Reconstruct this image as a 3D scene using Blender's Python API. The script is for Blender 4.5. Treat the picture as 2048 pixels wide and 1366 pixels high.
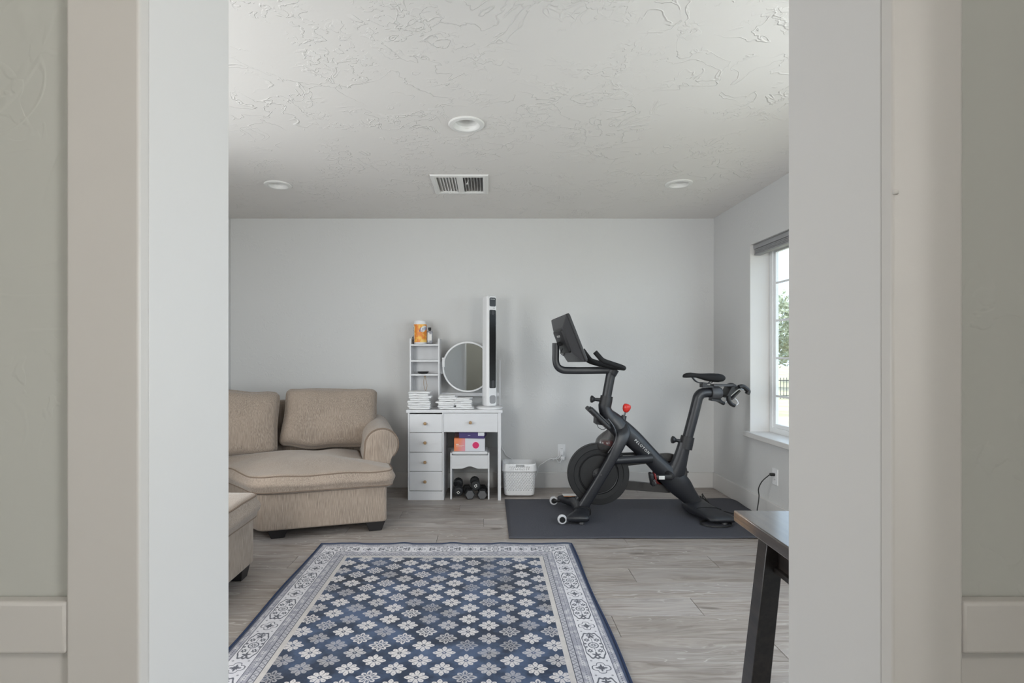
import bpy, bmesh, math, random
from mathutils import Vector, Matrix, noise
random.seed(7)
S = bpy.context.scene
for o in list(bpy.data.objects): bpy.data.objects.remove(o)
COL = S.collection
PI = math.pi
R = math.radians

# ------------------------------------------------------------------ camera, world, lights
F = 1050.0; VX, VY = 977.0, 710.0; CH = 1.2
cd = bpy.data.cameras.new('camera'); cam = bpy.data.objects.new('camera', cd); COL.objects.link(cam)
cam.location = (0, 0, CH); cam.rotation_euler = (PI/2, 0, 0)
cd.sensor_fit = 'HORIZONTAL'; cd.sensor_width = 36.0; cd.lens = 36.0*F/2048
cd.shift_x = (1024-VX)/2048; cd.shift_y = (VY-683)/2048; cd.clip_start = .02; cd.clip_end = 300
S.camera = cam
S.view_settings.view_transform = 'Standard'; S.view_settings.look = 'None'
S.view_settings.exposure = 0.10; S.view_settings.gamma = 1.0; S.view_settings.use_curve_mapping = False
w = bpy.data.worlds.new('world'); S.world = w; w.use_nodes = True
bg = w.node_tree.nodes['Background']; bg.inputs[0].default_value = (.68, .83, 1.0, 1); bg.inputs[1].default_value = 2.4
def area(name, loc, rot, sx, sy, power, col):
    l = bpy.data.lights.new(name, 'AREA'); l.shape = 'RECTANGLE'; l.size = sx; l.size_y = sy; l.energy = power; l.color = col
    o = bpy.data.objects.new(name, l); COL.objects.link(o); o.location = loc; o.rotation_euler = rot
    return o
sl = bpy.data.lights.new('sun', 'SUN'); sl.energy = 3.2; sl.angle = R(1); sl.color = (1, .95, .86)
so = bpy.data.objects.new('sun', sl); COL.objects.link(so); so.rotation_euler = (R(-22), 0, 0)   # high sun from beyond the back wall: falls on the garden, not into the room
# added fill lights, each outside an added
area('fill_light_near_right', (2.62, 1.62, 1.50), (0, R(73), 0), 1.5, 1.2, 62, (.86, .93, 1.0))
area('fill_light_front', (1.50, .20, 1.50), (R(73), 0, 0), .90, 1.5, 52, (1.0, .95, .90))
area('fill_light_front_left', (-1.52, .20, 1.50), (R(73), 0, 0), 1.0, 1.5, 68, (1.0, .95, .90))
area('fill_light_hall_back', (.46, -1.93, 1.45), (R(90), 0, 0), .46, 1.06, 10, (1.0, .94, .895))
area('fill_light_hall_side', (1.14, -.52, 1.45), (0, R(90), 0), 1.06, .50, 27, (1.0, .94, .895))
area('fill_light_left', (-2.335-.60, 2.15, 1.50), (0, R(-73), 0), 1.5, 1.2, 72, (1.0, .96, .94))

# ------------------------------------------------------------------ node helpers
def srgb(r, g, b):
    f = lambda c: (c/255/12.92) if c/255 <= .04045 else ((c/255+.055)/1.055)**2.4
    return (f(r), f(g), f(b), 1)
class E:
    """a scalar socket with arithmetic: builds Math nodes"""
    nt = None
    def __init__(s, sock): s.s = sock
    @staticmethod
    def op(o, *a, clamp=False):
        n = E.nt.nodes.new('ShaderNodeMath'); n.operation = o; n.use_clamp = clamp
        for i, v in enumerate(a):
            if isinstance(v, E): E.nt.links.new(v.s, n.inputs[i])
            else: n.inputs[i].default_value = v
        return E(n.outputs[0])
    def __add__(a, b): return E.op('ADD', a, b)
    __radd__ = __add__
    def __sub__(a, b): return E.op('SUBTRACT', a, b)
    def __rsub__(a, b): return E.op('SUBTRACT', b, a)
    def __mul__(a, b): return E.op('MULTIPLY', a, b)
    __rmul__ = __mul__
    def __truediv__(a, b): return E.op('DIVIDE', a, b)
    def __lt__(a, b): return E.op('LESS_THAN', a, b)
    def __gt__(a, b): return E.op('GREATER_THAN', a, b)
def eabs(a): return E.op('ABSOLUTE', a)
def emin(a, b): return E.op('MINIMUM', a, b)
def emax(a, b): return E.op('MAXIMUM', a, b)
def ernd(a): return E.op('ROUND', a)
def ecos(a): return E.op('COSINE', a)
def esqrt(a): return E.op('SQRT', a)
def eatan2(a, b): return E.op('ARCTAN2', a, b)
def epp(a, b): return E.op('PINGPONG', a, b)
def emix(t, a, b): return a*(1-t) + b*t
def esm(a, lo, hi):
    n = E.nt.nodes.new('ShaderNodeMapRange'); n.interpolation_type = 'SMOOTHSTEP'
    E.nt.links.new(a.s, n.inputs[0]); n.inputs[1].default_value = lo; n.inputs[2].default_value = hi
    return E(n.outputs[0])
def combine(x, y, z=0.0):
    n = E.nt.nodes.new('ShaderNodeCombineXYZ')
    for i, v in enumerate((x, y, z)):
        if isinstance(v, E): E.nt.links.new(v.s, n.inputs[i])
        else: n.inputs[i].default_value = v
    return n.outputs[0]
def tex_noise(vec, scale, detail=2, rough=.5, dist=0):
    n = E.nt.nodes.new('ShaderNodeTexNoise'); n.inputs['Scale'].default_value = scale; n.inputs['Detail'].default_value = detail
    n.inputs['Roughness'].default_value = rough; n.inputs['Distortion'].default_value = dist
    if vec is not None: E.nt.links.new(vec, n.inputs['Vector'])
    return E(n.outputs['Fac'])
def coords(kind='Object', scale=(1, 1, 1), rnd=False):
    tc = E.nt.nodes.new('ShaderNodeTexCoord'); m = E.nt.nodes.new('ShaderNodeMapping')
    m.inputs['Scale'].default_value = scale
    E.nt.links.new(tc.outputs[kind], m.inputs['Vector'])
    if rnd:
        oi = E.nt.nodes.new('ShaderNodeObjectInfo')
        E.nt.links.new(combine(E(oi.outputs['Random'])*37, E(oi.outputs['Random'])*91, E(oi.outputs['Random'])*13), m.inputs['Location'])
    return m.outputs[0]
def xyz(vec):
    n = E.nt.nodes.new('ShaderNodeSeparateXYZ'); E.nt.links.new(vec, n.inputs[0])
    return E(n.outputs[0]), E(n.outputs[1]), E(n.outputs[2])
def cmix(t, a, b):
    n = E.nt.nodes.new('ShaderNodeMix'); n.data_type = 'RGBA'
    if isinstance(t, E): E.nt.links.new(t.s, n.inputs[0])
    else: n.inputs[0].default_value = t
    for i, v in ((6, a), (7, b)):
        if isinstance(v, (tuple, list)): n.inputs[i].default_value = v
        else: E.nt.links.new(v, n.inputs[i])
    return n.outputs[2]
def bump(h, strength, dist):
    n = E.nt.nodes.new('ShaderNodeBump'); n.inputs['Strength'].default_value = strength; n.inputs['Distance'].default_value = dist
    E.nt.links.new(h.s, n.inputs['Height'])
    return n.outputs[0]
M = {}
def mat(name, col, rough=.5, metal=0, spec=.5, coat=0):
    m = bpy.data.materials.new(name); m.use_nodes = True; E.nt = m.node_tree
    b = m.node_tree.nodes['Principled BSDF']; b.inputs['Base Color'].default_value = col
    b.inputs['Roughness'].default_value = rough; b.inputs['Metallic'].default_value = metal
    b.inputs['Specular IOR Level'].default_value = spec; b.inputs['Coat Weight'].default_value = coat
    M[name] = m
    return m, b
def link(sock, inp): E.nt.links.new(sock, inp)

def plaster(name, col, strength, sc=1.0, rough=.75):
    m, b = mat(name, col, rough, spec=.3)
    v = coords('Object', (1, 1, 1))
    n1 = tex_noise(v, 5.5*sc, 3, .55, .8)
    ridge = 1-esm(eabs(n1-.5), 0, .016)
    n2 = tex_noise(v, 26*sc, 2, .5, .6)
    fine = esm(n2, .53, .57)
    mask = esm(tex_noise(v, 2.6*sc, 2), .43, .60)
    mask2 = esm(tex_noise(v, 4.3*sc, 1, .5, .3), .52, .66)
    h = ridge*mask + fine*mask2*.8 + tex_noise(v, 60, 2)*.06
    link(bump(h, strength, .006), b.inputs['Normal'])
plaster('ceiling_paint', (.735, .708, .682, 1), .58)
plaster('wall_paint', (.605, .602, .598, 1), .16, 1.1)
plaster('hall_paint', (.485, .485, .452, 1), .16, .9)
m, b = mat('trim_paint', (.625, .61, .598, 1), .38, spec=.4)
link(bump(tex_noise(coords('Object', (1, 1, .2)), 90, 2), .05, .001), b.inputs['Normal'])
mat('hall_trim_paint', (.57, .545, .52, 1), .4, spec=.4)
mat('white_vinyl', (.80, .81, .82, 1), .35)
mat('white_board', (.635, .635, .65, 1), .38)
mat('white_plastic', (.76, .76, .77, 1), .35)
mat('white_metal', (.74, .73, .71, 1), .4)
mat('dark_duct', (.05, .045, .04, 1), .8)
mat('shade_grey', (.30, .30, .31, 1), .6)

# floor planks
m, b = mat('plank', (.3, .28, .26, 1), .42, spec=.45)
oi = E.nt.nodes.new('ShaderNodeObjectInfo'); rnd = E(oi.outputs['Random'])
v = coords('Object', (1, 1, 1), True); x, y, z = xyz(v)
warp = tex_noise(combine(x*1.1, y*5, 0), 1.6, 3)
g1 = tex_noise(combine(x*2.0, y*42 + warp*9, 0), 1.0, 4, .65)
g2 = tex_noise(combine(x*6, y*190, 0), 1.0, 2)
rings = epp(warp*9 + y*7, .5)*2
cath = esm(rings, .86, .99)*esm(tex_noise(combine(x*.9, y*3, 4), 1.3, 1), .48, .62)
big = tex_noise(combine(x*.7, y*7, 9), 1.4, 3)
c1 = cmix(esm(g1, .30, .72), srgb(122, 112, 105), srgb(178, 170, 164))
c2 = cmix(esm(big, .40, .62)*.55, c1, srgb(164, 159, 157))
c3 = cmix(rnd*.42, c2, srgb(130, 121, 114))
c4 = cmix(esm(g2, .52, .75)*.30, c3, srgb(188, 182, 176))
c5 = cmix(cath*.5, c4, srgb(204, 199, 195))
knot = esm(tex_noise(combine(x*3.2, y*9, 2), 1.2, 1), .70, .80)
link(cmix(knot*.7, c5, srgb(84, 74, 68)), b.inputs['Base Color'])
link(bump(g2, .10, .0008), b.inputs['Normal'])
mat('joint', (.035, .03, .027, 1), .8)

# sofa chenille
m, b = mat('chenille', (.3, .25, .2, 1), .95, spec=.15)
b.inputs['Sheen Weight'].default_value = .25; b.inputs['Sheen Roughness'].default_value = .5
v = coords('Object'); x, y, z = xyz(v)
rib = tex_noise(combine(x*300, y*300, z*16), 1, 2)
sl_ = tex_noise(combine(x*70, y*70, z*9), 1, 3)
bl = tex_noise(v, 5, 3)
c = cmix(esm(rib, .30, .72), srgb(126, 113, 102), srgb(166, 152, 139))
c = cmix(esm(sl_, .38, .66)*.35, c, srgb(144, 129, 117))
c = cmix(esm(bl, .38, .68)*.35, c, srgb(163, 147, 133))
link(c, b.inputs['Base Color']); link(bump(rib + sl_*.8, .55, .003), b.inputs['Normal'])
mat('chenille_piping', srgb(122, 107, 95), .9, spec=.1)
mat('black_wood', (.016, .015, .016, 1), .45)

# rug print
m, b = mat('rug_print', (.1, .1, .2, 1), .95, spec=.1)
b.inputs['Sheen Weight'].default_value = .15
HX, HY = .79, 1.16
v = coords('Object'); x, y, z = xyz(v)
dx, dy = HX-eabs(x), HY-eabs(y)
d = emin(dx, dy); side = dx < dy
t = emix(side, x, y)                       # runs along the nearest edge
PX, PY = .179, .107
def cell(ox, oy):
    cx, cy = ernd(x/PX + ox) - ox, ernd(y/PY + oy) - oy
    return cx, cy, x - cx*PX, y - cy*PY
a = cell(0, 0); q = cell(.5, .5)
ra = esqrt(a[2]*a[2] + a[3]*a[3]); rq = esqrt(q[2]*q[2] + q[3]*q[3])
pk = rq < ra
fx, fy = emix(pk, a[2], q[2]), emix(pk, a[3], q[3]); r = emin(ra, rq)
idx, idy = emix(pk, a[0], q[0]), emix(pk, a[1], q[1])
wn = E.nt.nodes.new('ShaderNodeTexWhiteNoise'); wn.noise_dimensions = '3D'; link(combine(idx*2, idy*2, 3.3), wn.inputs['Vector'])
rn = E(wn.outputs['Value']); r2 = epp(rn*7.31, 1)
th = eatan2(fy, fx)
c8 = ecos(th*8); c4_ = ecos(th*4); c2_ = ecos(th*2)
rim = .0355 + .0050*c8 + .0026*c4_ + .0028*emax(c2_, 0.0)
inside = 1-esm(r-rim, -.0008, .0008)
rr = r/rim
veins = esm(c8, -1.0, -.80)                                   # 0 on the notch lines
notch = 1-(1-veins)*esm(rr, .45, .60)
petal = esm(eabs(rr-.74), .05, .10) + esm(eabs(c8), .0, .65)*0
dot = 1-(1-esm(eabs(rr-.76), .04, .09))*(1-esm(1-c8, .06, .25))
core = 1-(1-esm(eabs(rr-.17), .05, .10))*1.0
ringd = 1-(1-esm(eabs(rr-.42), .02, .06))*(1-esm(c8, -.2, .5))
hollow = (r2 > .72)*(1-esm(eabs(rr-.55), .12, .20))*esm(c8+ecos(th*16)*.3, -.6, .2)*.85
detail = emin(emin(notch, dot*.6+.4), emin(core, ringd*.55+.45))
tone = emix(rn > .80, emix(rn > .58, 1.0, .72), .50)
fl = inside*emax(detail - hollow, 0.0)*tone
mott = tex_noise(v, 7, 4, .6); mott2 = tex_noise(v, 2.4, 3)
thread = tex_noise(combine(x*60, y*420, 0), 1, 2)*.5 + tex_noise(combine(x*420, y*60, 0), 1, 2)*.5
fieldc = cmix(esm(mott, .36, .66), srgb(31, 42, 62), srgb(66, 81, 108))
fieldc = cmix((1-esm(mott2, .34, .50))*.7, fieldc, srgb(18, 25, 39))
fieldc = cmix(esm(tex_noise(v, 11, 2), .55, .7)*.35, fieldc, srgb(90, 104, 132))
cream = srgb(198, 192, 190)
fieldc = cmix(fl, fieldc, cmix(esm(mott, .35, .7)*.4, cream, srgb(170, 168, 178)))
# border bands, measured from the edge
white = cmix(esm(mott, .35, .7)*.45, srgb(206, 203, 206), srgb(184, 182, 192))
grey = cmix(esm(tex_noise(combine(x*34, y*34, 0), 1, 2), .42, .6), srgb(148, 147, 156), srgb(186, 183, 187))
ink = srgb(48, 52, 66)
def band(lo, hi): return (d > lo)*(d < hi)
def line(at, hw): return 1-esm(eabs(d-at), hw*.6, hw*1.3)
PER = .311
tt = t - ernd(t/PER)*PER                   # big medallion at 0, small one at the half period
u_ = d - .092
def star(ct, cu, rad, n, depth):
    a_, b_ = tt-ct, u_-cu
    rr_ = esqrt(a_*a_ + b_*b_); an = eatan2(b_, a_)
    return 1-esm(rr_ - (rad*(1-depth) + ecos(an*n)*rad*depth), -.0006, .0009), rr_, an
# big medallion outline: rounded superellipse with lobes
bigr = esqrt((tt/.098)*(tt/.098) + (u_/.041)*(u_/.041)); ban = eatan2(u_/.041, tt/.098)
bo = 1.0 + ecos(ban*4-PI)*.085 + ecos(ban*12)*.035
bl_ = 1-esm(eabs(bigr-bo), .035, .075)
parts_ = [bl_]
s0, r0, an0 = star(0, 0, .0135, 8, .28); parts_.append(s0*esm(r0, .003, .005))
parts_.append(1-esm(eabs(r0-.0195), .0016, .0034))
for ct, cu, rad in ((.069, 0, .019), (-.069, 0, .019)):
    s_, _, _ = star(ct, cu, rad, 5, .32); parts_.append(s_)
tm, um = eabs(tt), eabs(u_)
a_, b_ = tm-.040, um-.021
rq_ = esqrt(a_*a_ + b_*b_); aq = eatan2(b_, a_)
sq = 1-esm(rq_ - (.0105 + ecos(aq*6)*.0025), -.0006, .0009); parts_.append(sq*esm(rq_, .003, .0045))
parts_.append((1-esm(um, .0006, .0016))*(tm > .02)*(tm < .058))
a_, b_ = tm-.012, um-.031
parts_.append(1-esm(esqrt(a_*a_ + b_*b_), .004, .0068))
big_ink = parts_[0]
for p_ in parts_[1:]: big_ink = emax(big_ink, p_)
# small medallion
t2 = PER*.5 - eabs(tt)
sr = esqrt(t2*t2 + u_*u_*.9); san = eatan2(u_, t2)
so_ = .0295 + ecos(san*4)*.0052 - ecos(san*8)*.0016
sm_ink = 1-esm(eabs(sr-so_), .0012, .003)
sm_ink = emax(sm_ink, 1-esm(sr-(.0145+ecos(san*4)*.004+ecos(san*8)*.0035), -.0006, .0009))
a_, b_ = t2-.046, eabs(u_)-.031
sm_ink = emax(sm_ink, (1-esm(esqrt(a_*a_+b_*b_), .003, .006))*.7)
main_ink = emax(big_ink, sm_ink)
pt_ = epp(t, .012)-.006
def beads(c):
    r_ = esqrt(pt_*pt_ + (d-c)*(d-c)); return 1-esm(r_, .0018, .0034), esm(r_, .0072, .0098)
bd1, bs1 = beads(.0315); bd2, bs2 = beads(.1565)
zz = 1-esm(eabs((d-.1875) - (epp(t*1.15, .014)-.007)*1.3), .0015, .0034)
bc = cmix(band(.018, .045), srgb(52, 63, 88), cmix(bd1*.85, cmix(bs1*.55, grey, srgb(122, 122, 134)), ink))
bc = cmix(band(.045, .139), bc, cmix(main_ink*.88, white, ink))
bc = cmix(band(.139, .174), bc, cmix(bd2*.75, cmix(bs2*.5, grey, srgb(128, 127, 138)), ink))
bc = cmix(band(.174, .200), bc, cmix(zz*.75, srgb(168, 166, 172), ink))
bc = cmix(band(.200, .224), bc, cmix(esm(mott, .35, .7)*.5, srgb(190, 184, 180), srgb(164, 158, 158)))
bc = cmix(emax(emax(line(.045, .0012), line(.139, .0012)), emax(line(.175, .0016), line(.200, .0016))), bc, ink)
allc = cmix(d > .224, bc, fieldc)
allc = cmix(esm(thread, .42, .6)*.10, allc, srgb(40, 48, 66))
link(allc, b.inputs['Base Color']); link(bump(thread + mott*.4, .35, .002), b.inputs['Normal'])
mat('rug_binding', srgb(50, 60, 84), .95, spec=.1)

# mat, bike, misc
m, b = mat('mat_rubber', srgb(70, 71, 77), .72, spec=.3)
v = coords('Object'); vn = E.nt.nodes.new('ShaderNodeTexVoronoi'); vn.inputs['Scale'].default_value = 160; link(v, vn.inputs['Vector'])
link(bump(E(vn.outputs['Distance']) + tex_noise(v, 4, 2)*2, .3, .003), b.inputs['Normal'])
link(cmix(esm(tex_noise(v, 60, 2), .70, .76)*.35, srgb(70, 71, 78), srgb(104, 104, 108)), b.inputs['Base Color'])
m, b = mat('bike_paint', (.0155, .0165, .0205, 1), .38, spec=.5)
link(bump(tex_noise(coords('Object'), 700, 1), .05, .0005), b.inputs['Normal'])
mat('bike_plastic', (.012, .012, .014, 1), .5)
mat('guard_grey', (.045, .042, .041, 1), .4)
mat('rubber', (.012, .012, .013, 1), .75, spec=.3)
mat('flywheel_iron', (.009, .009, .010, 1), .5)
mat('steel', (.45, .45, .46, 1), .28, 1.0)
mat('dark_steel', (.10, .10, .105, 1), .35, .8)
mat('red_plastic', (.62, .035, .025, 1), .3)
mat('brake_red', (.22, .015, .012, 1), .4)
mat('red_dark', (.16, .012, .012, 1), .4)
mat('screen_glass', (.008, .008, .009, 1), .12)
mat('housing_grey', (.05, .05, .054, 1), .45)
mat('decal_white', (.72, .72, .70, 1), .5)
mat('decal_orange', (.75, .28, .06, 1), .5)
mat('clear_wheel', (.55, .55, .57, 1), .25)
m, b = mat('smoked_plastic', (.16, .15, .15, 1), .12)
b.inputs['Transmission Weight'].default_value = .75; b.inputs['Alpha'].default_value = .72
mat('knob_wood', srgb(158, 128, 92), .5)
mat('mirror_glass', (.50, .52, .52, 1), .03, 1.0)
m, b = mat('towel', (.74, .74, .745, 1), .95, spec=.1)
link(bump(tex_noise(coords('Object'), 260, 3), .5, .003), b.inputs['Normal'])
mat('fan_grill', (.012, .012, .013, 1), .4)
mat('fan_panel', (.028, .028, .030, 1), .25)
mat('purple_card', srgb(62, 48, 104), .5)
mat('maroon_card', srgb(70, 34, 44), .5)
mat('white_card', srgb(205, 206, 212), .5)
m, b = mat('orange_card', srgb(214, 132, 104), .5)
x, y, z = xyz(coords('Object')); link(cmix(esm(x-z*.3, -.135, -.03), srgb(222, 128, 82), srgb(214, 150, 166)), b.inputs['Base Color'])
mat('magenta_print', srgb(205, 40, 98), .5)
mat('pale_pink_print', srgb(222, 200, 212), .5)
mat('iron_grey', srgb(92, 92, 94), .55)
mat('rubber_black', (.016, .017, .019, 1), .6)
m, b = mat('canister_label', srgb(225, 150, 40), .4)
v = coords('Object'); x, y, z = xyz(v)
c = cmix(esm(tex_noise(v, 30, 3), .42, .62), srgb(222, 128, 38), srgb(240, 186, 74))
link(cmix(esm(tex_noise(v, 14, 2), .56, .66)*.7, c, srgb(244, 214, 130)), b.inputs['Base Color'])
mat('print_blue', srgb(52, 66, 138), .4)
mat('print_dark', srgb(70, 50, 46), .5)
m, b = mat('bottle_clear', srgb(168, 170, 178), .15); b.inputs['Transmission Weight'].default_value = .35
mat('twine', srgb(150, 118, 72), .9)
mat('white_cord', (.70, .70, .71, 1), .45)
mat('black_cord', (.012, .012, .012, 1), .5)
m, b = mat('espresso_wood', (.03, .026, .024, 1), .38, spec=.5, coat=.35)
b.inputs['Coat Roughness'].default_value = .16
v = coords('Object'); x, y, z = xyz(v)
gr = tex_noise(combine(x*40, y*3, z*40), 1.5, 4, .6)
link(cmix(esm(gr, .3, .7), srgb(28, 24, 23), srgb(46, 40, 37)), b.inputs['Base Color']); link(bump(gr, .12, .001), b.inputs['Normal'])
m, b = mat('tabletop_wood', (.03, .026, .024, 1), .34, spec=.5, coat=.9)
b.inputs['Coat Roughness'].default_value = .14
v = coords('Object'); x, y, z = xyz(v)
gr = tex_noise(combine(x*40, y*3, z*40), 1.5, 4, .6)
wear = (1-esm(x, .001, .006))*esm(y + (tex_noise(combine(x*30, y*26, z*40), 1.2, 3)-.5)*.10, -.17, -.03)   # rubbed finish along the far end of the left edge
link(cmix(wear*.85, cmix(esm(gr, .3, .7), srgb(42, 35, 32), srgb(66, 56, 51)), cmix(esm(gr, .35, .65), srgb(98, 74, 54), srgb(146, 116, 88))), b.inputs['Base Color']); link(bump(gr, .08, .001), b.inputs['Normal'])
# glass pane: sees through, reflects a little
m = bpy.data.materials.new('pane_glass'); m.use_nodes = True; E.nt = m.node_tree; nt = m.node_tree; nt.nodes.remove(nt.nodes['Principled BSDF'])
tr = nt.nodes.new('ShaderNodeBsdfTransparent'); tr.inputs[0].default_value = (.93, .95, .95, 1); gl = nt.nodes.new('ShaderNodeBsdfGlossy'); gl.inputs['Roughness'].default_value = .02
fr = nt.nodes.new('ShaderNodeLayerWeight'); fr.inputs['Blend'].default_value = .5; mx = nt.nodes.new('ShaderNodeMixShader')
nt.links.new((E.op('POWER', E(fr.outputs['Facing']), 5.0)*.9+.03).s, mx.inputs[0]); nt.links.new(tr.outputs[0], mx.inputs[1]); nt.links.new(gl.outputs[0], mx.inputs[2])
nt.links.new(mx.outputs[0], nt.nodes['Material Output'].inputs[0]); M['pane_glass'] = m
m, b = mat('dry_ground', (.5, .45, .36, 1), .95)
link(cmix(esm(tex_noise(coords('Object'), .8, 4), .35, .65), srgb(196, 184, 160), srgb(170, 164, 132)), b.inputs['Base Color'])
m, b = mat('leaf_green', (.16, .2, .1, 1), .8)
oi = E.nt.nodes.new('ShaderNodeTexCoord')
link(cmix(esm(tex_noise(coords('Object'), 1.6, 3), .35, .65), srgb(150, 158, 130), srgb(196, 196, 164)), b.inputs['Base Color'])
mat('bark', (.16, .12, .09, 1), .9)
mat('stucco_outside', (.62, .58, .5, 1), .9)

# ------------------------------------------------------------------ mesh helpers
def cr(pts, n=6, closed=False):
    """Catmull-Rom through points (any tuple length)"""
    P = [tuple(p) for p in pts]; out = []; N = len(P)
    rng = range(N) if closed else range(N-1)
    for i in rng:
        g = (lambda k: P[k % N]) if closed else (lambda k: P[max(0, min(N-1, k))])
        p0, p1, p2, p3 = g(i-1), g(i), g(i+1), g(i+2)
        for j in range(n):
            s = j/n
            out.append(tuple(.5*((2*b_) + (-a_+c_)*s + (2*a_-5*b_+4*c_-d_)*s*s + (-a_+3*b_-3*c_+d_)*s**3) for a_, b_, c_, d_ in zip(p0, p1, p2, p3)))
    if not closed: out.append(P[-1])
    return out
class MB:
    def __init__(s): s.v = []; s.f = []
    def add(s, vs, fs):
        o = len(s.v); s.v += [tuple(p) for p in vs]; s.f += [tuple(i+o for i in f) for f in fs]; return s
    def box(s, x0, x1, y0, y1, z0, z1):
        vs = [(x, y, z) for x in (x0, x1) for y in (y0, y1) for z in (z0, z1)]
        return s.add(vs, [(0, 1, 3, 2), (4, 6, 7, 5), (0, 4, 5, 1), (2, 3, 7, 6), (0, 2, 6, 4), (1, 5, 7, 3)])
    def obox(s, c, size, rot):
        h = [k/2 for k in size]; c = Vector(c)
        vs = [c + rot @ Vector((x, y, z)) for x in (-h[0], h[0]) for y in (-h[1], h[1]) for z in (-h[2], h[2])]
        return s.add(vs, [(0, 1, 3, 2), (4, 6, 7, 5), (0, 4, 5, 1), (2, 3, 7, 6), (0, 2, 6, 4), (1, 5, 7, 3)])
    def rings(s, rings, cap=True, closed=True, loop=False):
        n = len(rings[0]); vs = [p for r_ in rings for p in r_]; fs = []
        K = len(rings)
        for k in range(K if loop else K-1):
            k2 = (k+1) % K
            for i in range(n if closed else n-1):
                j = (i+1) % n
                fs.append((k*n+i, k*n+j, k2*n+j, k2*n+i))
        if cap and not loop:
            fs.append(tuple(range(n-1, -1, -1))); fs.append(tuple((K-1)*n+i for i in range(n)))
        return s.add(vs, fs)
    def tube(s, pts, r, n=12, side=None, ry=None, cap=True, loop=False, sq=None):
        P = [Vector(p[:3]) for p in pts]; K = len(P)
        rs = r if isinstance(r, (list, tuple)) else [r]*K
        ys = ry if isinstance(ry, (list, tuple)) else ([ry]*K if ry else rs)
        up = Vector(side) if side else None; rg = []
        prev = None
        for k in range(K):
            a_ = P[(k-1) % K] if (loop or k > 0) else P[k]; b_ = P[(k+1) % K] if (loop or k < K-1) else P[k]
            T = (b_-a_).normalized()
            if up is not None: A = up
            elif prev is None: A = Vector((0, 0, 1)) if abs(T.z) < .9 else Vector((1, 0, 0))
            else: A = prev
            A = (A - T*A.dot(T)).normalized(); B = T.cross(A); prev = A
            ring = []
            for i in range(n):
                an = 2*PI*i/n; ca, sa = math.cos(an), math.sin(an)
                if sq:
                    ca = math.copysign(abs(ca)**sq, ca); sa = math.copysign(abs(sa)**sq, sa)
                ring.append(P[k] + A*ca*ys[k] + B*sa*rs[k])
            rg.append(ring)
        return s.rings(rg, cap, True, loop)
    def lathe(s, prof, c=(0, 0, 0), axis='z', n=32, cap=True):
        c = Vector(c); rg = []
        for r_, h in prof:
            ring = []
            for i in range(n):
                a_ = 2*PI*i/n; u, w_ = r_*math.cos(a_), r_*math.sin(a_)
                if axis == 'z': p = Vector((u, w_, h))
                elif axis == 'y': p = Vector((w_, h, u))
                else: p = Vector((h, u, w_))
                ring.append(c+p)
            rg.append(ring)
        return s.rings(rg, cap)
    def prism(s, out, y0, y1, plane='xz'):
        f = {'xz': lambda a_, b_, t_: (a_, t_, b_), 'xy': lambda a_, b_, t_: (a_, b_, t_), 'yz': lambda a_, b_, t_: (t_, a_, b_)}[plane]
        return s.rings([[f(a_, b_, y0) for a_, b_ in out], [f(a_, b_, y1) for a_, b_ in out]])
    def bandprism(s, outer, inner, y0, y1, plane='xz'):
        f = {'xz': lambda a_, b_, t_: (a_, t_, b_), 'yz': lambda a_, b_, t_: (t_, a_, b_)}[plane]
        L = [[f(a_, b_, t_) for a_, b_ in o] for o, t_ in ((outer, y0), (outer, y1), (inner, y1), (inner, y0))]
        return s.rings(L, loop=True)
    def xform(s, mt):
        s.v = [tuple(mt @ Vector(p)) for p in s.v]; return s
    def build(s, name, material, parent=None, bev=0, ang=35, smooth=True, seg=2, solid=0, sub=0):
        me = bpy.data.meshes.new(name); me.from_pydata(s.v, [], s.f)
        bm = bmesh.new(); bm.from_mesh(me); bmesh.ops.recalc_face_normals(bm, faces=bm.faces); bm.to_mesh(me); bm.free()
        o = bpy.data.objects.new(name, me); COL.objects.link(o)
        me.materials.append(M[material])
        if smooth:
            for p in me.polygons: p.use_smooth = True
            me.set_sharp_from_angle(angle=R(ang))
        if solid:
            md = o.modifiers.new('solid', 'SOLIDIFY'); md.thickness = solid; md.offset = -1
        if sub:
            md = o.modifiers.new('sub', 'SUBSURF'); md.levels = sub; md.render_levels = sub
        if bev:
            md = o.modifiers.new('bevel', 'BEVEL'); md.width = bev; md.segments = seg; md.limit_method = 'ANGLE'; md.angle_limit = R(40)
        if parent: o.parent = parent
        return o
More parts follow.
